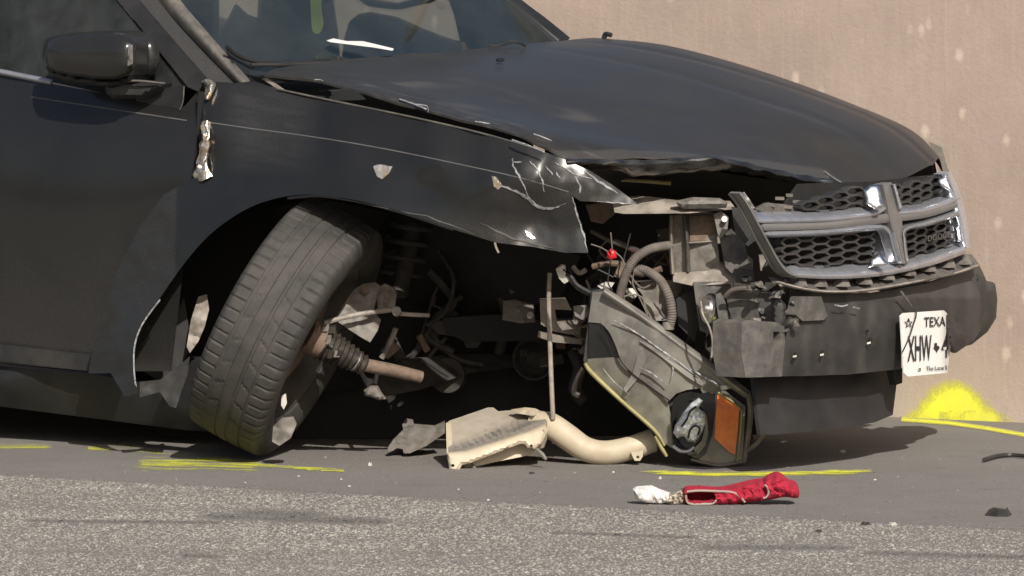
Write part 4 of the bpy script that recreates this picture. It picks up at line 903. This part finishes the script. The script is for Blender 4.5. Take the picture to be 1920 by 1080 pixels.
strip('glint_edge', [(1676, 436), (1684, 464), (1692, 494)], 4, .03, 'mirrorchrome', gr, bulge=.006, thick=.01)
def facet(pts, lift=.03):  # extra plate, tilted between sun and camera so that it glints
    cx = sum(p[0] for p in pts) / len(pts); cy = sum(p[1] for p in pts) / len(pts); c = F_(cx, cy, lift); H = (SUN + (CAM - c).normalized()).normalized()
    def dep(a, b):
        x = (a - cx) * c.y / F; z = (cy - b) * c.y / F; return c.y - (H.x * x + H.z * z) / H.y
    return sheet('glint_facet', pts, dep, 'mirrorchrome', gr, 'Y', step=5, thick=.012, bulge=(.006, 26), angle=80)
facet([(1619, 356), (1632, 347), (1648, 346), (1656, 386), (1642, 394), (1624, 382)])
facet([(1634, 484), (1650, 474), (1666, 496), (1630, 501)])
facet([(1757, 334), (1776, 331), (1788, 360), (1772, 354), (1760, 346)], .012)
facet([(1788, 424), (1800, 420), (1806, 456), (1794, 452)], .012)
def honeycomb(poly, w_, h_, slope):
    poly = np.array(poly, float); x0, y0 = poly.min(0) - 20; x1, y1 = poly.max(0) + 20; parts = []; seen = set()
    cx = 0; i = 0
    while x0 + i * w_ * .75 < x1:
        j = 0
        while y0 + j * h_ < y1 + 40:
            c = (x0 + i * w_ * .75, y0 + j * h_ + (h_ / 2 if i % 2 else 0)); hx_ = [(c[0] + w_ / 2 * math.cos(k * math.pi / 3), c[1] + h_ * .577 * math.sin(k * math.pi / 3)) for k in range(6)]
            hx_ = [(a, b - (a - x0) * slope) for a, b in hx_]
            for k in range(6):
                a, b = hx_[k], hx_[(k + 1) % 6]; key = (round((a[0] + b[0]) / 2), round((a[1] + b[1]) / 2))
                if key in seen: continue
                seen.add(key)
                if not (inside(poly, np.array([a]))[0] and inside(poly, np.array([b]))[0]): continue
                dx, dy = b[0] - a[0], b[1] - a[1]; l = math.hypot(dx, dy); nx_, ny_ = -dy / l * 1.9, dx / l * 1.9
                q = [F_(a[0] + nx_, a[1] + ny_, -.002), F_(b[0] + nx_, b[1] + ny_, -.002), F_(b[0] - nx_, b[1] - ny_, -.002), F_(a[0] - nx_, a[1] - ny_, -.002)]
                parts.append((q + [p - UD * .022 for p in q], [(0, 1, 2, 3), (0, 4, 5, 1), (1, 5, 6, 2), (2, 6, 7, 3), (3, 7, 4, 0), (7, 6, 5, 4)]))
            j += 1
        i += 1
    Vv, Ff = join(*parts); return obj('grille_mesh', Vv, Ff, 'mesh', gr, smooth=False)
honeycomb([(1485, 392), (1530, 366), (1575, 352), (1650, 348), (1656, 392), (1510, 402)], 37, 15, .05)
honeycomb([(1662, 350), (1764, 326), (1776, 368), (1680, 392)], 25, 14, .2)
honeycomb([(1448, 446), (1650, 430), (1652, 496), (1500, 508), (1468, 496)], 37, 15.5, .06)
honeycomb([(1690, 425), (1788, 404), (1792, 462), (1700, 488)], 25, 14, .22)
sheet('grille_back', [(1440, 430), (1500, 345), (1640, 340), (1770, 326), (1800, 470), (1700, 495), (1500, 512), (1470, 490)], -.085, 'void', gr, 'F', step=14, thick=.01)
for (a, b) in ((1462, 372), (1480, 366), (1494, 378), (1510, 384), (1446, 384), (1475, 388)):
    c = F_(a, b, -.03); bd = box_data(c, Vector((random.uniform(.008, .018), .004, random.uniform(-.003, .004))), Vector((0, .008, 0)), Vector((0, 0, .004))); obj('broken_mesh', bd[0], bd[1], 'dirtplastic', gr)
sheet('broken_edge', [(1416, 392), (1440, 380), (1500, 386), (1520, 396), (1440, 402)], -.03, 'dirtplastic', gr, 'F', step=8, thick=.01, nz=(.008, 14))
# ---- bumper
bp = empty('front_bumper', car.location); bp.parent = car; bp.location = (0, 0, 0)
ab = sheet('absorber', [(1452, 520), (1490, 528), (1600, 527), (1720, 510), (1822, 477), (1838, 498), (1790, 514), (1700, 533), (1620, 546), (1550, 547), (1500, 540), (1462, 532)],
           [(1452, 520, -.03), (1600, 527, -.035), (1822, 477, -.03), (1838, 498, .012), (1620, 546, .02), (1500, 540, .015)], 'dirtplastic', bp, 'F', step=6, thick=.02, nz=(.004, 16))
strip('absorber_lip', [(1462, 530), (1500, 540), (1550, 547), (1620, 545), (1700, 532), (1790, 513), (1836, 498)], 5, .02, 'tanmetal', ab, bulge=.006, thick=.01)
for a in (1500, 1538, 1580, 1622, 1664, 1704, 1742, 1778, 1808):
    y0 = 527 - max(0, (a - 1600)) * .2; q = [F_(a - 3, y0 - 8, -.01), F_(a + 8, y0 - 9, -.012), F_(a + 15, y0 + 10, .018), F_(a + 2, y0 + 11, .02)]
    obj('rib', q + [p - UD * .03 for p in q], [(0, 1, 2, 3), (0, 4, 5, 1), (1, 5, 6, 2), (2, 6, 7, 3), (3, 7, 4, 0), (7, 6, 5, 4)], 'dustmetal', ab, smooth=False)
BC = [(1480, 548, -.02), (1640, 550, -.015), (1838, 502, -.02), (1500, 620, .012), (1660, 620, .012), (1850, 575, .0), (1400, 706, -.03), (1690, 692, -.02), (1395, 620, .0), (1800, 650, -.01)]
bc = sheet('bumper_cover', [(1492, 540), (1550, 551), (1640, 549), (1740, 531), (1838, 500), (1848, 522), (1856, 560), (1850, 605), (1825, 640), (1792, 662), (1776, 650), (1690, 655), (1690, 692), (1600, 701), (1500, 705), (1398, 707), (1394, 650), (1472, 640), (1476, 600), (1490, 590)], BC, 'plastic', bp, 'F', step=9, thick=.012,
           nz=(.006, 60), dust=lambda a, b: .06 + .7 * max(0, noise.noise(Vector((a / 16, b / 90, 1)))) + (.4 if b < 556 else 0))
sheet('bumper_corner', [(1826, 512), (1846, 520), (1852, 530), (1866, 532), (1870, 560), (1868, 596), (1852, 622), (1822, 646), (1806, 650), (1830, 600)], [(1826, 512, 15.56), (1870, 560, 15.64), (1806, 650, 15.54)], 'plastic', bp, 'Y', step=7, thick=.10, bulge=(.03, 26), nz=(.005, 40), dust=lambda a, b: .35 if a > 1850 and b < 545 else .1)
blk = sheet('crushed_end', [(1391, 606), (1400, 600), (1455, 604), (1470, 612), (1472, 640), (1466, 706), (1398, 708), (1390, 660)], (lambda a, b: .012 + .012 * math.exp(-((a - 1430) / 26) ** 2)), 'dirtplastic', bp, 'F', step=8, thick=.09, nz=(.004, 30), holes=[[(1450, 622), (1463, 622), (1463, 638), (1456, 642), (1450, 638)]]); bevel(blk, .004)
sheet('step_block', [(1500, 556), (1540, 556), (1552, 592), (1545, 600), (1505, 602), (1492, 590)], .02, 'dirtplastic', bp, 'F', step=8, thick=.03)
for (a, b, r) in ((1490, 664, 4), (1540, 660, 4), (1630, 637, 5), (1625, 620, 3), (1432, 652, 4)): disc('clip_hole', F_(a, b, .016), UD, px2m(r, 14.6), .006, 'void', bp, seg=10)
for (a, b) in ((1490, 668), (1541, 665), (1629, 643)):
    c = F_(a, b, .022); bd = box_data(c, Vector((.005, .001, .001)), Vector((0, .003, 0)), Vector((0, 0, .0025))); obj('torn_clip', bd[0], bd[1], 'chip', bp)
def bscr(pts, wd, m='scratch', du=.026):
    P = [(a + random.uniform(-1, 1), b + random.uniform(-1, 1)) for a, b in pts]
    rows = [[F_(a, b, du) for a, b in offset_px(P, wd * s)] for s in (-.5, .5)]
    return loft('scratch', rows, m, bp, nu=2, nv=1, thick=.002, tvec=-UD)
bscr([(1690, 546), (1700, 562), (1712, 578)], 4, 'dirtplastic'); bscr([(1565, 572), (1580, 574), (1590, 572)], 2.5); bscr([(1600, 576), (1612, 578)], 2.5)
sheet('air_dam', [(1412, 708), (1500, 706), (1600, 702), (1684, 692), (1680, 730), (1674, 778), (1640, 792), (1560, 806), (1450, 815), (1425, 815)], [(1412, 708, -.10), (1684, 692, -.10), (1450, 815, -.06), (1674, 778, -.07)], 'trim', bp, 'F', step=12, thick=.01, nz=(.006, 50))
sheet('dam_bracket', [(1672, 690), (1692, 690), (1692, 718), (1680, 722)], -.03, 'void', bp, 'F', step=8, thick=.02)
rb = random.Random(5)
for k in range(16):
    x = rb.uniform(1385, 1500); y = rb.uniform(545, 612) if k % 2 else rb.uniform(520, 560); w1 = rb.uniform(6, 16)
    P_ = [(x + rb.uniform(-w1, 0), y + rb.uniform(-6, 0)), (x + rb.uniform(0, w1), y + rb.uniform(-8, 2)), (x + rb.uniform(0, w1), y + rb.uniform(3, 10)), (x + rb.uniform(-w1, 0), y + rb.uniform(2, 9))]
    sheet('torn_plastic', P_, rb.uniform(14.56, 14.72), rb.choice(['plastic', 'plastic', 'dirtplastic', 'dustmetal']), bp, 'Y', step=5, thick=.01, nz=(.02, 12))
# ---- license plate
def plate_du(a, b): return .036 - (.05 * max(0, (a - 1766) / 18) ** 2)
pl = sheet('license_plate', [(1688, 592), (1694, 587), (1770, 582), (1776, 588), (1780, 610), (1784, 640), (1780, 668), (1776, 699), (1702, 706), (1695, 700), (1692, 660)], plate_du, 'plate', bp, 'F', step=6, thick=.003)
pl['label'] = 'bent white license plate with dark lettering'
def text_px(body, x0, y0, x1, y1, shear=0.0, skewy=-.05, bold=0.0, name='lettering'):
    cu = bpy.data.curves.new('t', 'FONT'); cu.body = body; cu.size = 1.0; cu.resolution_u = 4; cu.offset = bold
    ob = bpy.data.objects.new('t', cu); COL.objects.link(ob)
    me = bpy.data.meshes.new_from_object(ob); vs = np.array([tuple(v.co) for v in me.vertices]); fs = [tuple(p.vertices) for p in me.polygons]
    bpy.data.objects.remove(ob); bpy.data.curves.remove(cu); bpy.data.meshes.remove(me)
    mn, mx = vs.min(0), vs.max(0); out = []
    for v in vs:
        sx = (v[0] - mn[0]) / (mx[0] - mn[0]); sy = (v[1] - mn[1]) / (mx[1] - mn[1])
        a = x0 + sx * (x1 - x0) + shear * sy; b = y1 + (y0 - y1) * sy + skewy * (a - x0); out.append((a, b))
    return out, fs
def plate_text(body, *k, **kw):
    pts, fs = text_px(body, *k, **kw); vs = [F_(a, b, plate_du(a, b) + .0035) for a, b in pts]
    return obj('lettering', vs, fs, 'ink', pl, smooth=False, recalc=False)
plate_text('TEXA', 1733, 595, 1773, 613, bold=.012)
plate_text('XHW', 1702, 630, 1747, 678, bold=.012)
plate_text('4', 1766, 625, 1778, 671, bold=.012)
plate_text('The Lone S', 1737, 687, 1776, 695, bold=.01)
st = [(1704 + (9 if k % 2 == 0 else 3.4) * math.sin(k * math.pi / 5) * .8, 606 - (9 if k % 2 == 0 else 3.4) * math.cos(k * math.pi / 5)) for k in range(10)]
def ring_line(poly, wd, name):
    P = poly + [poly[0]]; rows = [[F_(a, b, plate_du(a, b) + .0035) for a, b in offset_px(P, wd * s)] for s in (-.5, .5)]
    return loft(name, rows, 'ink', pl, nu=1, nv=1, thick=.001, tvec=-UD)
ring_line(st, 1.6, 'star')
sheet('state_emblem', [(1753, 643), (1757, 643), (1757, 648), (1761, 649), (1762, 653), (1759, 656), (1757, 661), (1755, 656), (1751, 652), (1753, 650)], lambda a, b: plate_du(a, b) + .0035, 'ink', pl, 'F', step=3, thick=.001)
sheet('state_emblem', [(1722, 690), (1727, 690), (1727, 695), (1722, 695)], lambda a, b: plate_du(a, b) + .0035, 'mottle', pl, 'F', step=3, thick=.001)
tube('plate_wire', [F_(1712, 560, .03), F_(1718, 588, .045), F_(1712, 610, .05), F_(1704, 635, .05), F_(1692, 660, .05)], .0022, 'wire', pl, seg=6)
sheet('torn_fold', [(1772, 588), (1790, 596), (1806, 612), (1816, 636), (1806, 650), (1792, 660), (1784, 645), (1782, 620)], [(1772, 588, .02), (1816, 636, .03), (1784, 645, .045), (1792, 660, .02)], 'plastic', bp, 'F', step=5, thick=.006, nz=(.006, 20))
# badge lettering on the grille
pts, fs = text_px('DODGE', 1740, 442, 1782, 453, skewy=-.2, bold=.01)
obj('badge_lettering', [F_(a, b, .006) for a, b in pts] + [], fs, 'dirtplastic', gr, smooth=False, recalc=False)
# ---- loose vertical rod hanging from the engine bay
tube('dangling_rod', [Y_(1031, 512, 15.06), Y_(1029, 560, 15.05), Y_(1031, 640, 15.04), Y_(1034, 720, 15.04), Y_(1037, 786, 15.05)], .0065, 'tanmetal', car, seg=8)

# ================================================================ LOOSE THINGS
# ---- torn-off headlight
hl = empty('headlight', Y_(1340, 876, 14.99)); hl.location.z = 0
tag(hl, 'torn-off headlight with amber reflector hanging under the bumper', 'headlight')
bevel(sheet('housing', [(1108, 545), (1134, 541), (1200, 586), (1280, 646), (1350, 697), (1400, 733), (1410, 760), (1404, 820), (1394, 868), (1350, 876), (1300, 865), (1282, 850), (1225, 803), (1165, 750), (1098, 690), (1094, 675), (1101, 620)], 15.0, 'plastic', hl, 'Y', step=10, thick=.10), .006)
sheet('upper_panel', [(1111, 548), (1136, 546), (1240, 622), (1330, 688), (1382, 727), (1350, 732), (1325, 745), (1318, 738), (1312, 728), (1288, 731), (1268, 738), (1256, 750), (1230, 732), (1203, 714), (1180, 695), (1165, 678), (1152, 645), (1140, 620), (1126, 606), (1103, 604)],
      [(1111, 548, 14.985), (1382, 727, 14.955), (1256, 750, 14.975), (1200, 640, 14.955), (1103, 604, 14.985), (1300, 690, 14.95)], 'brow', hl, 'Y', step=6, thick=.008, nz=(.003, 30), dust=None)
for P_, w_ in (([(1150, 600), (1190, 622), (1235, 652)], 3), ([(1215, 640), (1262, 672), (1310, 708)], 4), ([(1200, 690), (1222, 700), (1250, 722)], 3), ([(1290, 690), (1330, 712), (1352, 726)], 5), ([(1250, 668), (1262, 690), (1258, 712)], 3), ([(1130, 690), (1150, 715), (1180, 740)], 2.5)):
    strip('scuff', P_, [1, w_, 1], 14.949, 'scratch', hl, 'Y', bulge=.001, thick=.002)
strip('top_ridge', [(1132, 546), (1200, 592), (1280, 651), (1350, 702), (1402, 741)], [14, 17, 18, 18, 16], 14.955, 'brow', hl, 'Y', bulge=.014, thick=.03)
strip('inner_ridge', [(1200, 640), (1240, 662), (1290, 700), (1318, 722)], [3, 22, 24, 10], 14.957, 'brow', hl, 'Y', bulge=.011, thick=.006, prof=(0, .2, .5, 1, 0))
sheet('lower_lens', [(1102, 673), (1150, 670), (1162, 672), (1178, 697), (1205, 718), (1252, 750), (1257, 775), (1260, 810), (1262, 842), (1248, 832), (1225, 801), (1165, 748), (1100, 690)],
      [(1102, 673, 14.985), (1252, 750, 14.965), (1262, 842, 14.97), (1165, 748, 14.98), (1200, 745, 14.955)], 'olive', hl, 'Y', step=6, thick=.008, nz=(.003, 26))
sheet('panel_fold', [(1196, 664), (1208, 655), (1212, 672), (1196, 710), (1172, 738), (1170, 728), (1186, 700)], 14.951, 'brow', hl, 'Y', step=6, thick=.003)
sheet('dark_window', [(1104, 606), (1127, 607), (1150, 642), (1161, 670), (1103, 672)], 14.99, 'gloss', hl, 'Y', step=8, thick=.005)

strip('seam', [(1127, 606), (1142, 624), (1154, 650), (1166, 680), (1190, 704), (1225, 730), (1256, 752)], 2.4, 14.946, 'gloss', hl, 'Y', bulge=.003, thick=.01)
def ell(cx, cy, rx, ry, n=22, rot=0): return [(cx + rx * math.cos(2 * math.pi * k / n) * math.cos(rot) - ry * math.sin(2 * math.pi * k / n) * math.sin(rot), cy + rx * math.cos(2 * math.pi * k / n) * math.sin(rot) + ry * math.sin(2 * math.pi * k / n) * math.cos(rot)) for k in range(n)]
sheet('lamp_recess', [(1262, 750), (1275, 738), (1295, 734), (1315, 738), (1345, 730), (1340, 780), (1336, 830), (1322, 862), (1300, 858), (1278, 842), (1264, 825), (1257, 785)], 14.962, 'gloss', hl, 'Y', step=8, thick=.01)
sheet('reflector_bowl', ell(1293, 797, 30, 53, 30, .30), lambda a, b: 14.950 + .03 * (1 - min(1, ((a - 1293) / 34) ** 2 + ((b - 797) / 56) ** 2)), 'gloss', hl, 'Y', step=4, thick=.006)
sheet('projector', [(1262, 812), (1266, 798), (1280, 776), (1296, 756), (1310, 746), (1318, 752), (1310, 766), (1322, 774), (1326, 792), (1316, 812), (1304, 830), (1290, 828), (1282, 818), (1270, 822)], 14.944, 'silver', hl, 'Y', step=3.5, thick=.012, bulge=(.016, 16), nz=(.006, 9))
strip('reflector_fold', [(1278, 800), (1288, 786), (1294, 772), (1306, 762)], 4, 14.924, 'gloss', hl, 'Y', bulge=.004, thick=.004)
strip('reflector_fold', [(1290, 822), (1294, 806), (1304, 798), (1312, 804), (1308, 816)], 4, 14.924, 'gloss', hl, 'Y', bulge=.004, thick=.004)
strip('lower_rim', [(1262, 836), (1276, 846), (1292, 846), (1302, 838)], 6, 14.944, 'silver', hl, 'Y', bulge=.006, thick=.008)
strip('bowl_rim', [(1290, 852), (1308, 846), (1320, 826), (1325, 800), (1322, 776)], 5, 14.94, 'dustmetal', hl, 'Y', bulge=.005, thick=.01)
sheet('side_lens', [(1342, 731), (1360, 733), (1398, 762), (1392, 866), (1350, 873), (1310, 862), (1324, 850), (1336, 815), (1341, 775)], 14.956, 'olive', hl, 'Y', step=7, thick=.01)
sheet('amber_reflector', [(1345, 740), (1352, 738), (1386, 766), (1384, 800), (1378, 852), (1368, 848), (1340, 822), (1342, 780)], 14.945, 'amber', hl, 'Y', step=6, thick=.008)
strip('amber_frame', [(1346, 736), (1386, 764), (1390, 790), (1382, 866)], 4, 14.943, 'yellowish', hl, 'Y', bulge=.005, thick=.008, nu=3)
strip('outer_rim', [(1402, 735), (1407, 770), (1402, 820), (1394, 868)], [9, 11, 11, 9], 14.955, 'dustmetal', hl, 'Y', bulge=.008, thick=.05)
strip('lower_edge', [(1097, 682), (1110, 700), (1165, 752), (1226, 806), (1246, 836)], [6, 8, 7, 7, 5], 14.96, 'yellowish', hl, 'Y', bulge=.005, thick=.03)
strip('lower_edge', [(1228, 818), (1238, 836), (1250, 856)], [5, 8, 6], 14.965, 'yellowish', hl, 'Y', bulge=.006, thick=.01)
strip('bottom_edge', [(1296, 862), (1320, 868), (1350, 873), (1392, 866)], 7, 14.95, 'olive', hl, 'Y', bulge=.005, thick=.03)

sheet('lamp_lens', [(1300, 842), (1316, 826), (1322, 800), (1318, 776), (1326, 790), (1328, 812), (1322, 836), (1308, 852)], 14.936, 'olive', hl, 'Y', step=4, thick=.006)
tube('cable', [Y_(1430, 738, 14.93), Y_(1438, 770, 14.93), Y_(1434, 806, 14.93), Y_(1420, 830, 14.935), Y_(1400, 846, 14.95)], .0065, 'dustmetal', hl, seg=8)
sheet('rear_tab', [(1398, 800), (1408, 808), (1414, 822), (1410, 850), (1396, 860)], 14.99, 'plastic', hl, 'Y', step=6, thick=.03)
tube('mount_spring', [Y_(1094, 690, 15.02), Y_(1080, 715, 15.03), Y_(1076, 735, 15.04), Y_(1086, 742, 15.04)], .008, 'grease', hl, seg=6)

# ---- washer fluid reservoir
rz = empty('washer_reservoir', G_(1000, 868)); tag(rz, 'broken cream washer fluid tank with curved filler pipe lying on the asphalt', 'fluid tank')
def tankdust(a, b):
    d = near_line([(845, 845), (920, 822), (1010, 786)], a, b); k = max(0, 1 - d / 17); s = .55 + .6 * noise.noise(Vector((a / 60, (b + a * .37) / 3.2, 0)))
    k2 = max(0, 1 - near_line([(920, 812), (1015, 778)], a, b) / 18) * max(0, noise.noise(Vector((a / 50, (b + a * .4) / 3.0, 4))))
    return max(0, k * s + k2) * 2.6
tank = sheet('tank', [(836, 796), (842, 789), (915, 764), (925, 764), (934, 771), (960, 769), (1000, 768), (1016, 775), (1026, 790), (1020, 806), (985, 815), (872, 850), (842, 852), (838, 820)],
      [(836, 796, 15.13), (915, 764, 15.24), (1005, 770, 15.18), (1026, 795, 15.0), (872, 850, 14.915), (842, 852, 14.93), (930, 810, 15.05)], 'creamtop', rz, 'Y', step=5, thick=.05, tvec=(0, .35, -1), nz=(.004, 26), dust=tankdust); bevel(tank, .003)
fl = sheet('flange', [(838, 850), (872, 847), (985, 812), (1022, 796), (1028, 806), (1016, 832), (1002, 842), (990, 840), (984, 832), (975, 832), (882, 868), (866, 872), (862, 880), (850, 884), (842, 880), (840, 864)],
      [(838, 850, 14.91), (872, 847, 14.905), (1022, 796, 14.98), (1016, 832, 14.95), (850, 884, 14.885), (930, 850, 14.90)], 'cream', rz, 'Y', step=5, thick=.03, bulge=(.010, 9), holes=[ell(849, 873, 3.6, 3, 8), ell(996, 836, 3, 3, 8)])
sheet('end_wall', [(836, 794), (846, 790), (848, 846), (846, 868), (838, 862)], [(836, 794, 15.10), (846, 790, 15.1), (846, 868, 14.91), (838, 862, 14.92)], 'cream', rz, 'Y', step=6, thick=.02)
sheet('tank_side', [(884, 866), (975, 832), (1000, 842), (1010, 850), (890, 874)], [(884, 866, 14.93), (1000, 842, 14.99), (890, 874, 14.93)], 'cream', rz, 'Y', step=6, thick=.02)
tube('filler_pipe', [Y_(1000, 790, 15.12), Y_(1030, 797, 15.09), Y_(1062, 818, 15.06), Y_(1096, 841, 15.045), Y_(1132, 849, 15.04), Y_(1175, 842, 15.045), Y_(1224, 826, 15.06)], [.028, .036, .036, .034, .034, .033, .033], 'cream', rz, seg=16, sub=6)
sheet('lug', [(1183, 848), (1196, 846), (1206, 844), (1205, 856), (1200, 864), (1190, 864), (1186, 856)], 15.0, 'cream', rz, 'Y', step=4, thick=.012, holes=[ell(1196, 857, 3.2, 2.8, 8)])
tube('broken_stub', [Y_(1006, 844, 14.93), Y_(1016, 852, 14.92), Y_(1024, 862, 14.91)], [.008, .007, .004], 'dustmetal', rz, seg=6)
sheet('crack_edge', [(958, 768), (985, 764), (1004, 766), (1016, 772), (1000, 780), (975, 776)], [(958, 768, 15.15), (1016, 772, 15.1), (985, 764, 15.15)], 'cream', rz, 'Y', step=4, thick=.006, nz=(.014, 8))
# ---- grey broken bracket on the ground
gb = sheet('broken_bracket', [(728, 838), (738, 824), (756, 806), (754, 796), (762, 786), (774, 788), (776, 796), (815, 799), (834, 790), (834, 812), (800, 836), (768, 850), (757, 850), (755, 842), (745, 840), (733, 846), (726, 846)],
           [(728, 838, 15.28), (762, 786, 15.42), (834, 790, 15.35), (768, 850, 15.26), (834, 812, 15.3)], 'dustmetal', None, 'Y', step=6, thick=.03, nz=(.012, 22))
tag(gb, 'grey broken plastic bracket on the asphalt left of the cream tank', 'car debris')

# ---- red pouch and white wrapper
rp = empty('red_pouch', G_(1390, 944)); tag(rp, 'red fabric pouch with grey piping crumpled on the asphalt', 'pouch')
YR = G_(1390, 946).y
sheet('body', [(1281, 930), (1286, 920), (1310, 918), (1350, 920), (1385, 913), (1410, 907), (1438, 905), (1444, 920), (1440, 936), (1405, 942), (1345, 948), (1295, 949), (1283, 942)], YR, 'red', rp, 'Y', step=4, thick=.05, tvec=(0, 1, .12), bulge=(.022, 13), nz=(.011, 10), curve=True,
      holes=[[(1288, 926), (1310, 923), (1338, 924), (1343, 932), (1340, 940), (1320, 943), (1296, 943), (1288, 938)]])
sheet('lining', [(1284, 922), (1346, 921), (1348, 946), (1284, 947)], YR + .035, 'redin', rp, 'Y', step=8, thick=.004)
sheet('folded_end', [(1432, 906), (1444, 896), (1458, 892), (1470, 897), (1478, 905), (1494, 911), (1499, 924), (1494, 934), (1470, 932), (1440, 937), (1434, 924)], YR - .01, 'red', rp, 'Y', step=4, thick=.05, tvec=(0, 1, .12), bulge=(.026, 15), nz=(.014, 10), curve=True)
tube('piping', [Y_(a, b, YR - .022) for a, b in ((1288, 922), (1310, 920), (1345, 921), (1372, 923), (1386, 930), (1397, 942))], .0028, 'piping', rp, seg=6)
tube('piping', [Y_(a, b, YR - .020) for a, b in ((1286, 928), (1288, 940), (1296, 945), (1320, 945), (1336, 944), (1343, 937), (1344, 929))], .0028, 'piping', rp, seg=6)
tube('piping', [Y_(a, b, YR - .034) for a, b in ((1433, 909), (1439, 914), (1441, 924), (1437, 932), (1431, 934))], .0026, 'piping', rp, seg=6)
wr = empty('white_wrapper', G_(1235, 942)); tag(wr, 'crumpled white wrapper lying against the red pouch', 'litter')
sheet('paper', [(1187, 920), (1195, 916), (1222, 914), (1240, 922), (1258, 928), (1258, 940), (1240, 944), (1210, 942), (1192, 936)], YR + .0, 'white', wr, 'Y', step=4, thick=.03, tvec=(0, 1, .1), bulge=(.012, 8), nz=(.016, 14))
sheet('patterned_end', [(1254, 928), (1268, 926), (1280, 916), (1281, 930), (1282, 946), (1262, 946), (1244, 943)], YR - .004, 'mottle', wr, 'Y', step=4, thick=.02, tvec=(0, 1, .1), bulge=(.01, 7), nz=(.016, 10))

# ---- fragments scattered on the pavement
def chunk(name, px, py, wpx, hpx, m, label, cat, group=None, zb=0.0):
    c = G_(px, py, zb); s = px2m(wpx, c.y) / 2; h = px2m(hpx, c.y); n = 7; vs = []
    for k in range(n):
        a = 2 * math.pi * k / n + random.uniform(-.3, .3); r = s * random.uniform(.7, 1.1); vs.append(c + Vector((math.cos(a) * r, math.sin(a) * r * 1.2, 0)))
    for k in range(n):
        p = vs[k]; vs.append(c + (p - c) * random.uniform(.4, .8) + Vector((0, 0, h * random.uniform(.6, 1.1))))
    fs = [(k, (k + 1) % n, n + (k + 1) % n, n + k) for k in range(n)] + [tuple(n + k for k in range(n)), tuple(range(n - 1, -1, -1))]
    return tag(obj(name, vs, fs, m, smooth=False), label, cat, group)
chunk('rubber_scrap', 1874, 966, 56, 15, 'wire', 'dark rubber lump on the asphalt at the right edge', 'car debris')
chunk('plastic_shard', 1579, 848, 18, 5, 'chip', 'pale flat shard in the bumper shadow right of the headlight', 'car debris')
chunk('plastic_shard', 694, 873, 8, 6, 'chip', 'bright yellowish chip on the asphalt between tyre and tank', 'car debris')
chunk('plastic_shard', 1672, 984, 24, 5, 'chip', 'pale chip lying on the pavement seam at the right', 'car debris', zb=.007)
chunk('plastic_shard', 1622, 984, 26, 6, 'wire', 'black chip lying on the pavement seam at the right', 'car debris', zb=.007)
chunk('plastic_shard', 1535, 997, 14, 5, 'wire', 'small black chip on the gravel below the red pouch', 'car debris', zb=.01)
chunk('plastic_shard', 996, 888, 14, 4, 'wire', 'small black crumb on the asphalt under the cream tank', 'car debris')
chunk('plastic_shard', 888, 878, 10, 6, 'dustmetal', 'brown crumb in the shadow at the cream tank foot', 'car debris')
chunk('plastic_shard', 1238, 898, 8, 5, 'chip', 'white chip on the asphalt above the white wrapper', 'car debris')
for (a, b) in ((742, 906), (640, 899), (655, 912), (560, 893), (860, 918), (1012, 924), (915, 938), (1077, 887), (1150, 886), (1372, 952), (1576, 951), (1690, 858), (1640, 900), (1762, 862), (1880, 880), (790, 858), (610, 858), (460, 905), (330, 899), (60, 893), (1470, 960), (1300, 965), (1795, 920)):
    chunk('small_fragment', a, b, random.uniform(3.5, 8), random.uniform(1.2, 2.6), random.choice(['chip', 'dustmetal', 'tanmetal']), 'tiny crumb of broken car plastic on the asphalt', 'car debris', 'tiny crumbs scattered on the shoulder')
cr_ = [(1845, 862), (1870, 855), (1900, 853), (1950, 858)]
o = tube('loose_strap', [G_(a, b, .008) for a, b in cr_], .006, 'wire', None, seg=6); tag(o, 'thin dark strap on the asphalt near the wall at right', 'car debris')
# paper lying on the dashboard
pp = sheet('paper_sheet', [(612, 76), (625, 72), (650, 77), (680, 77), (738, 91), (736, 95), (700, 89), (660, 84), (620, 79)], [(612, 78, .48), (738, 95, .64), (680, 75, .62)], 'white', None, 'V', step=6, thick=.001)
tag(pp, 'white paper on the dashboard behind the windshield', 'paper')
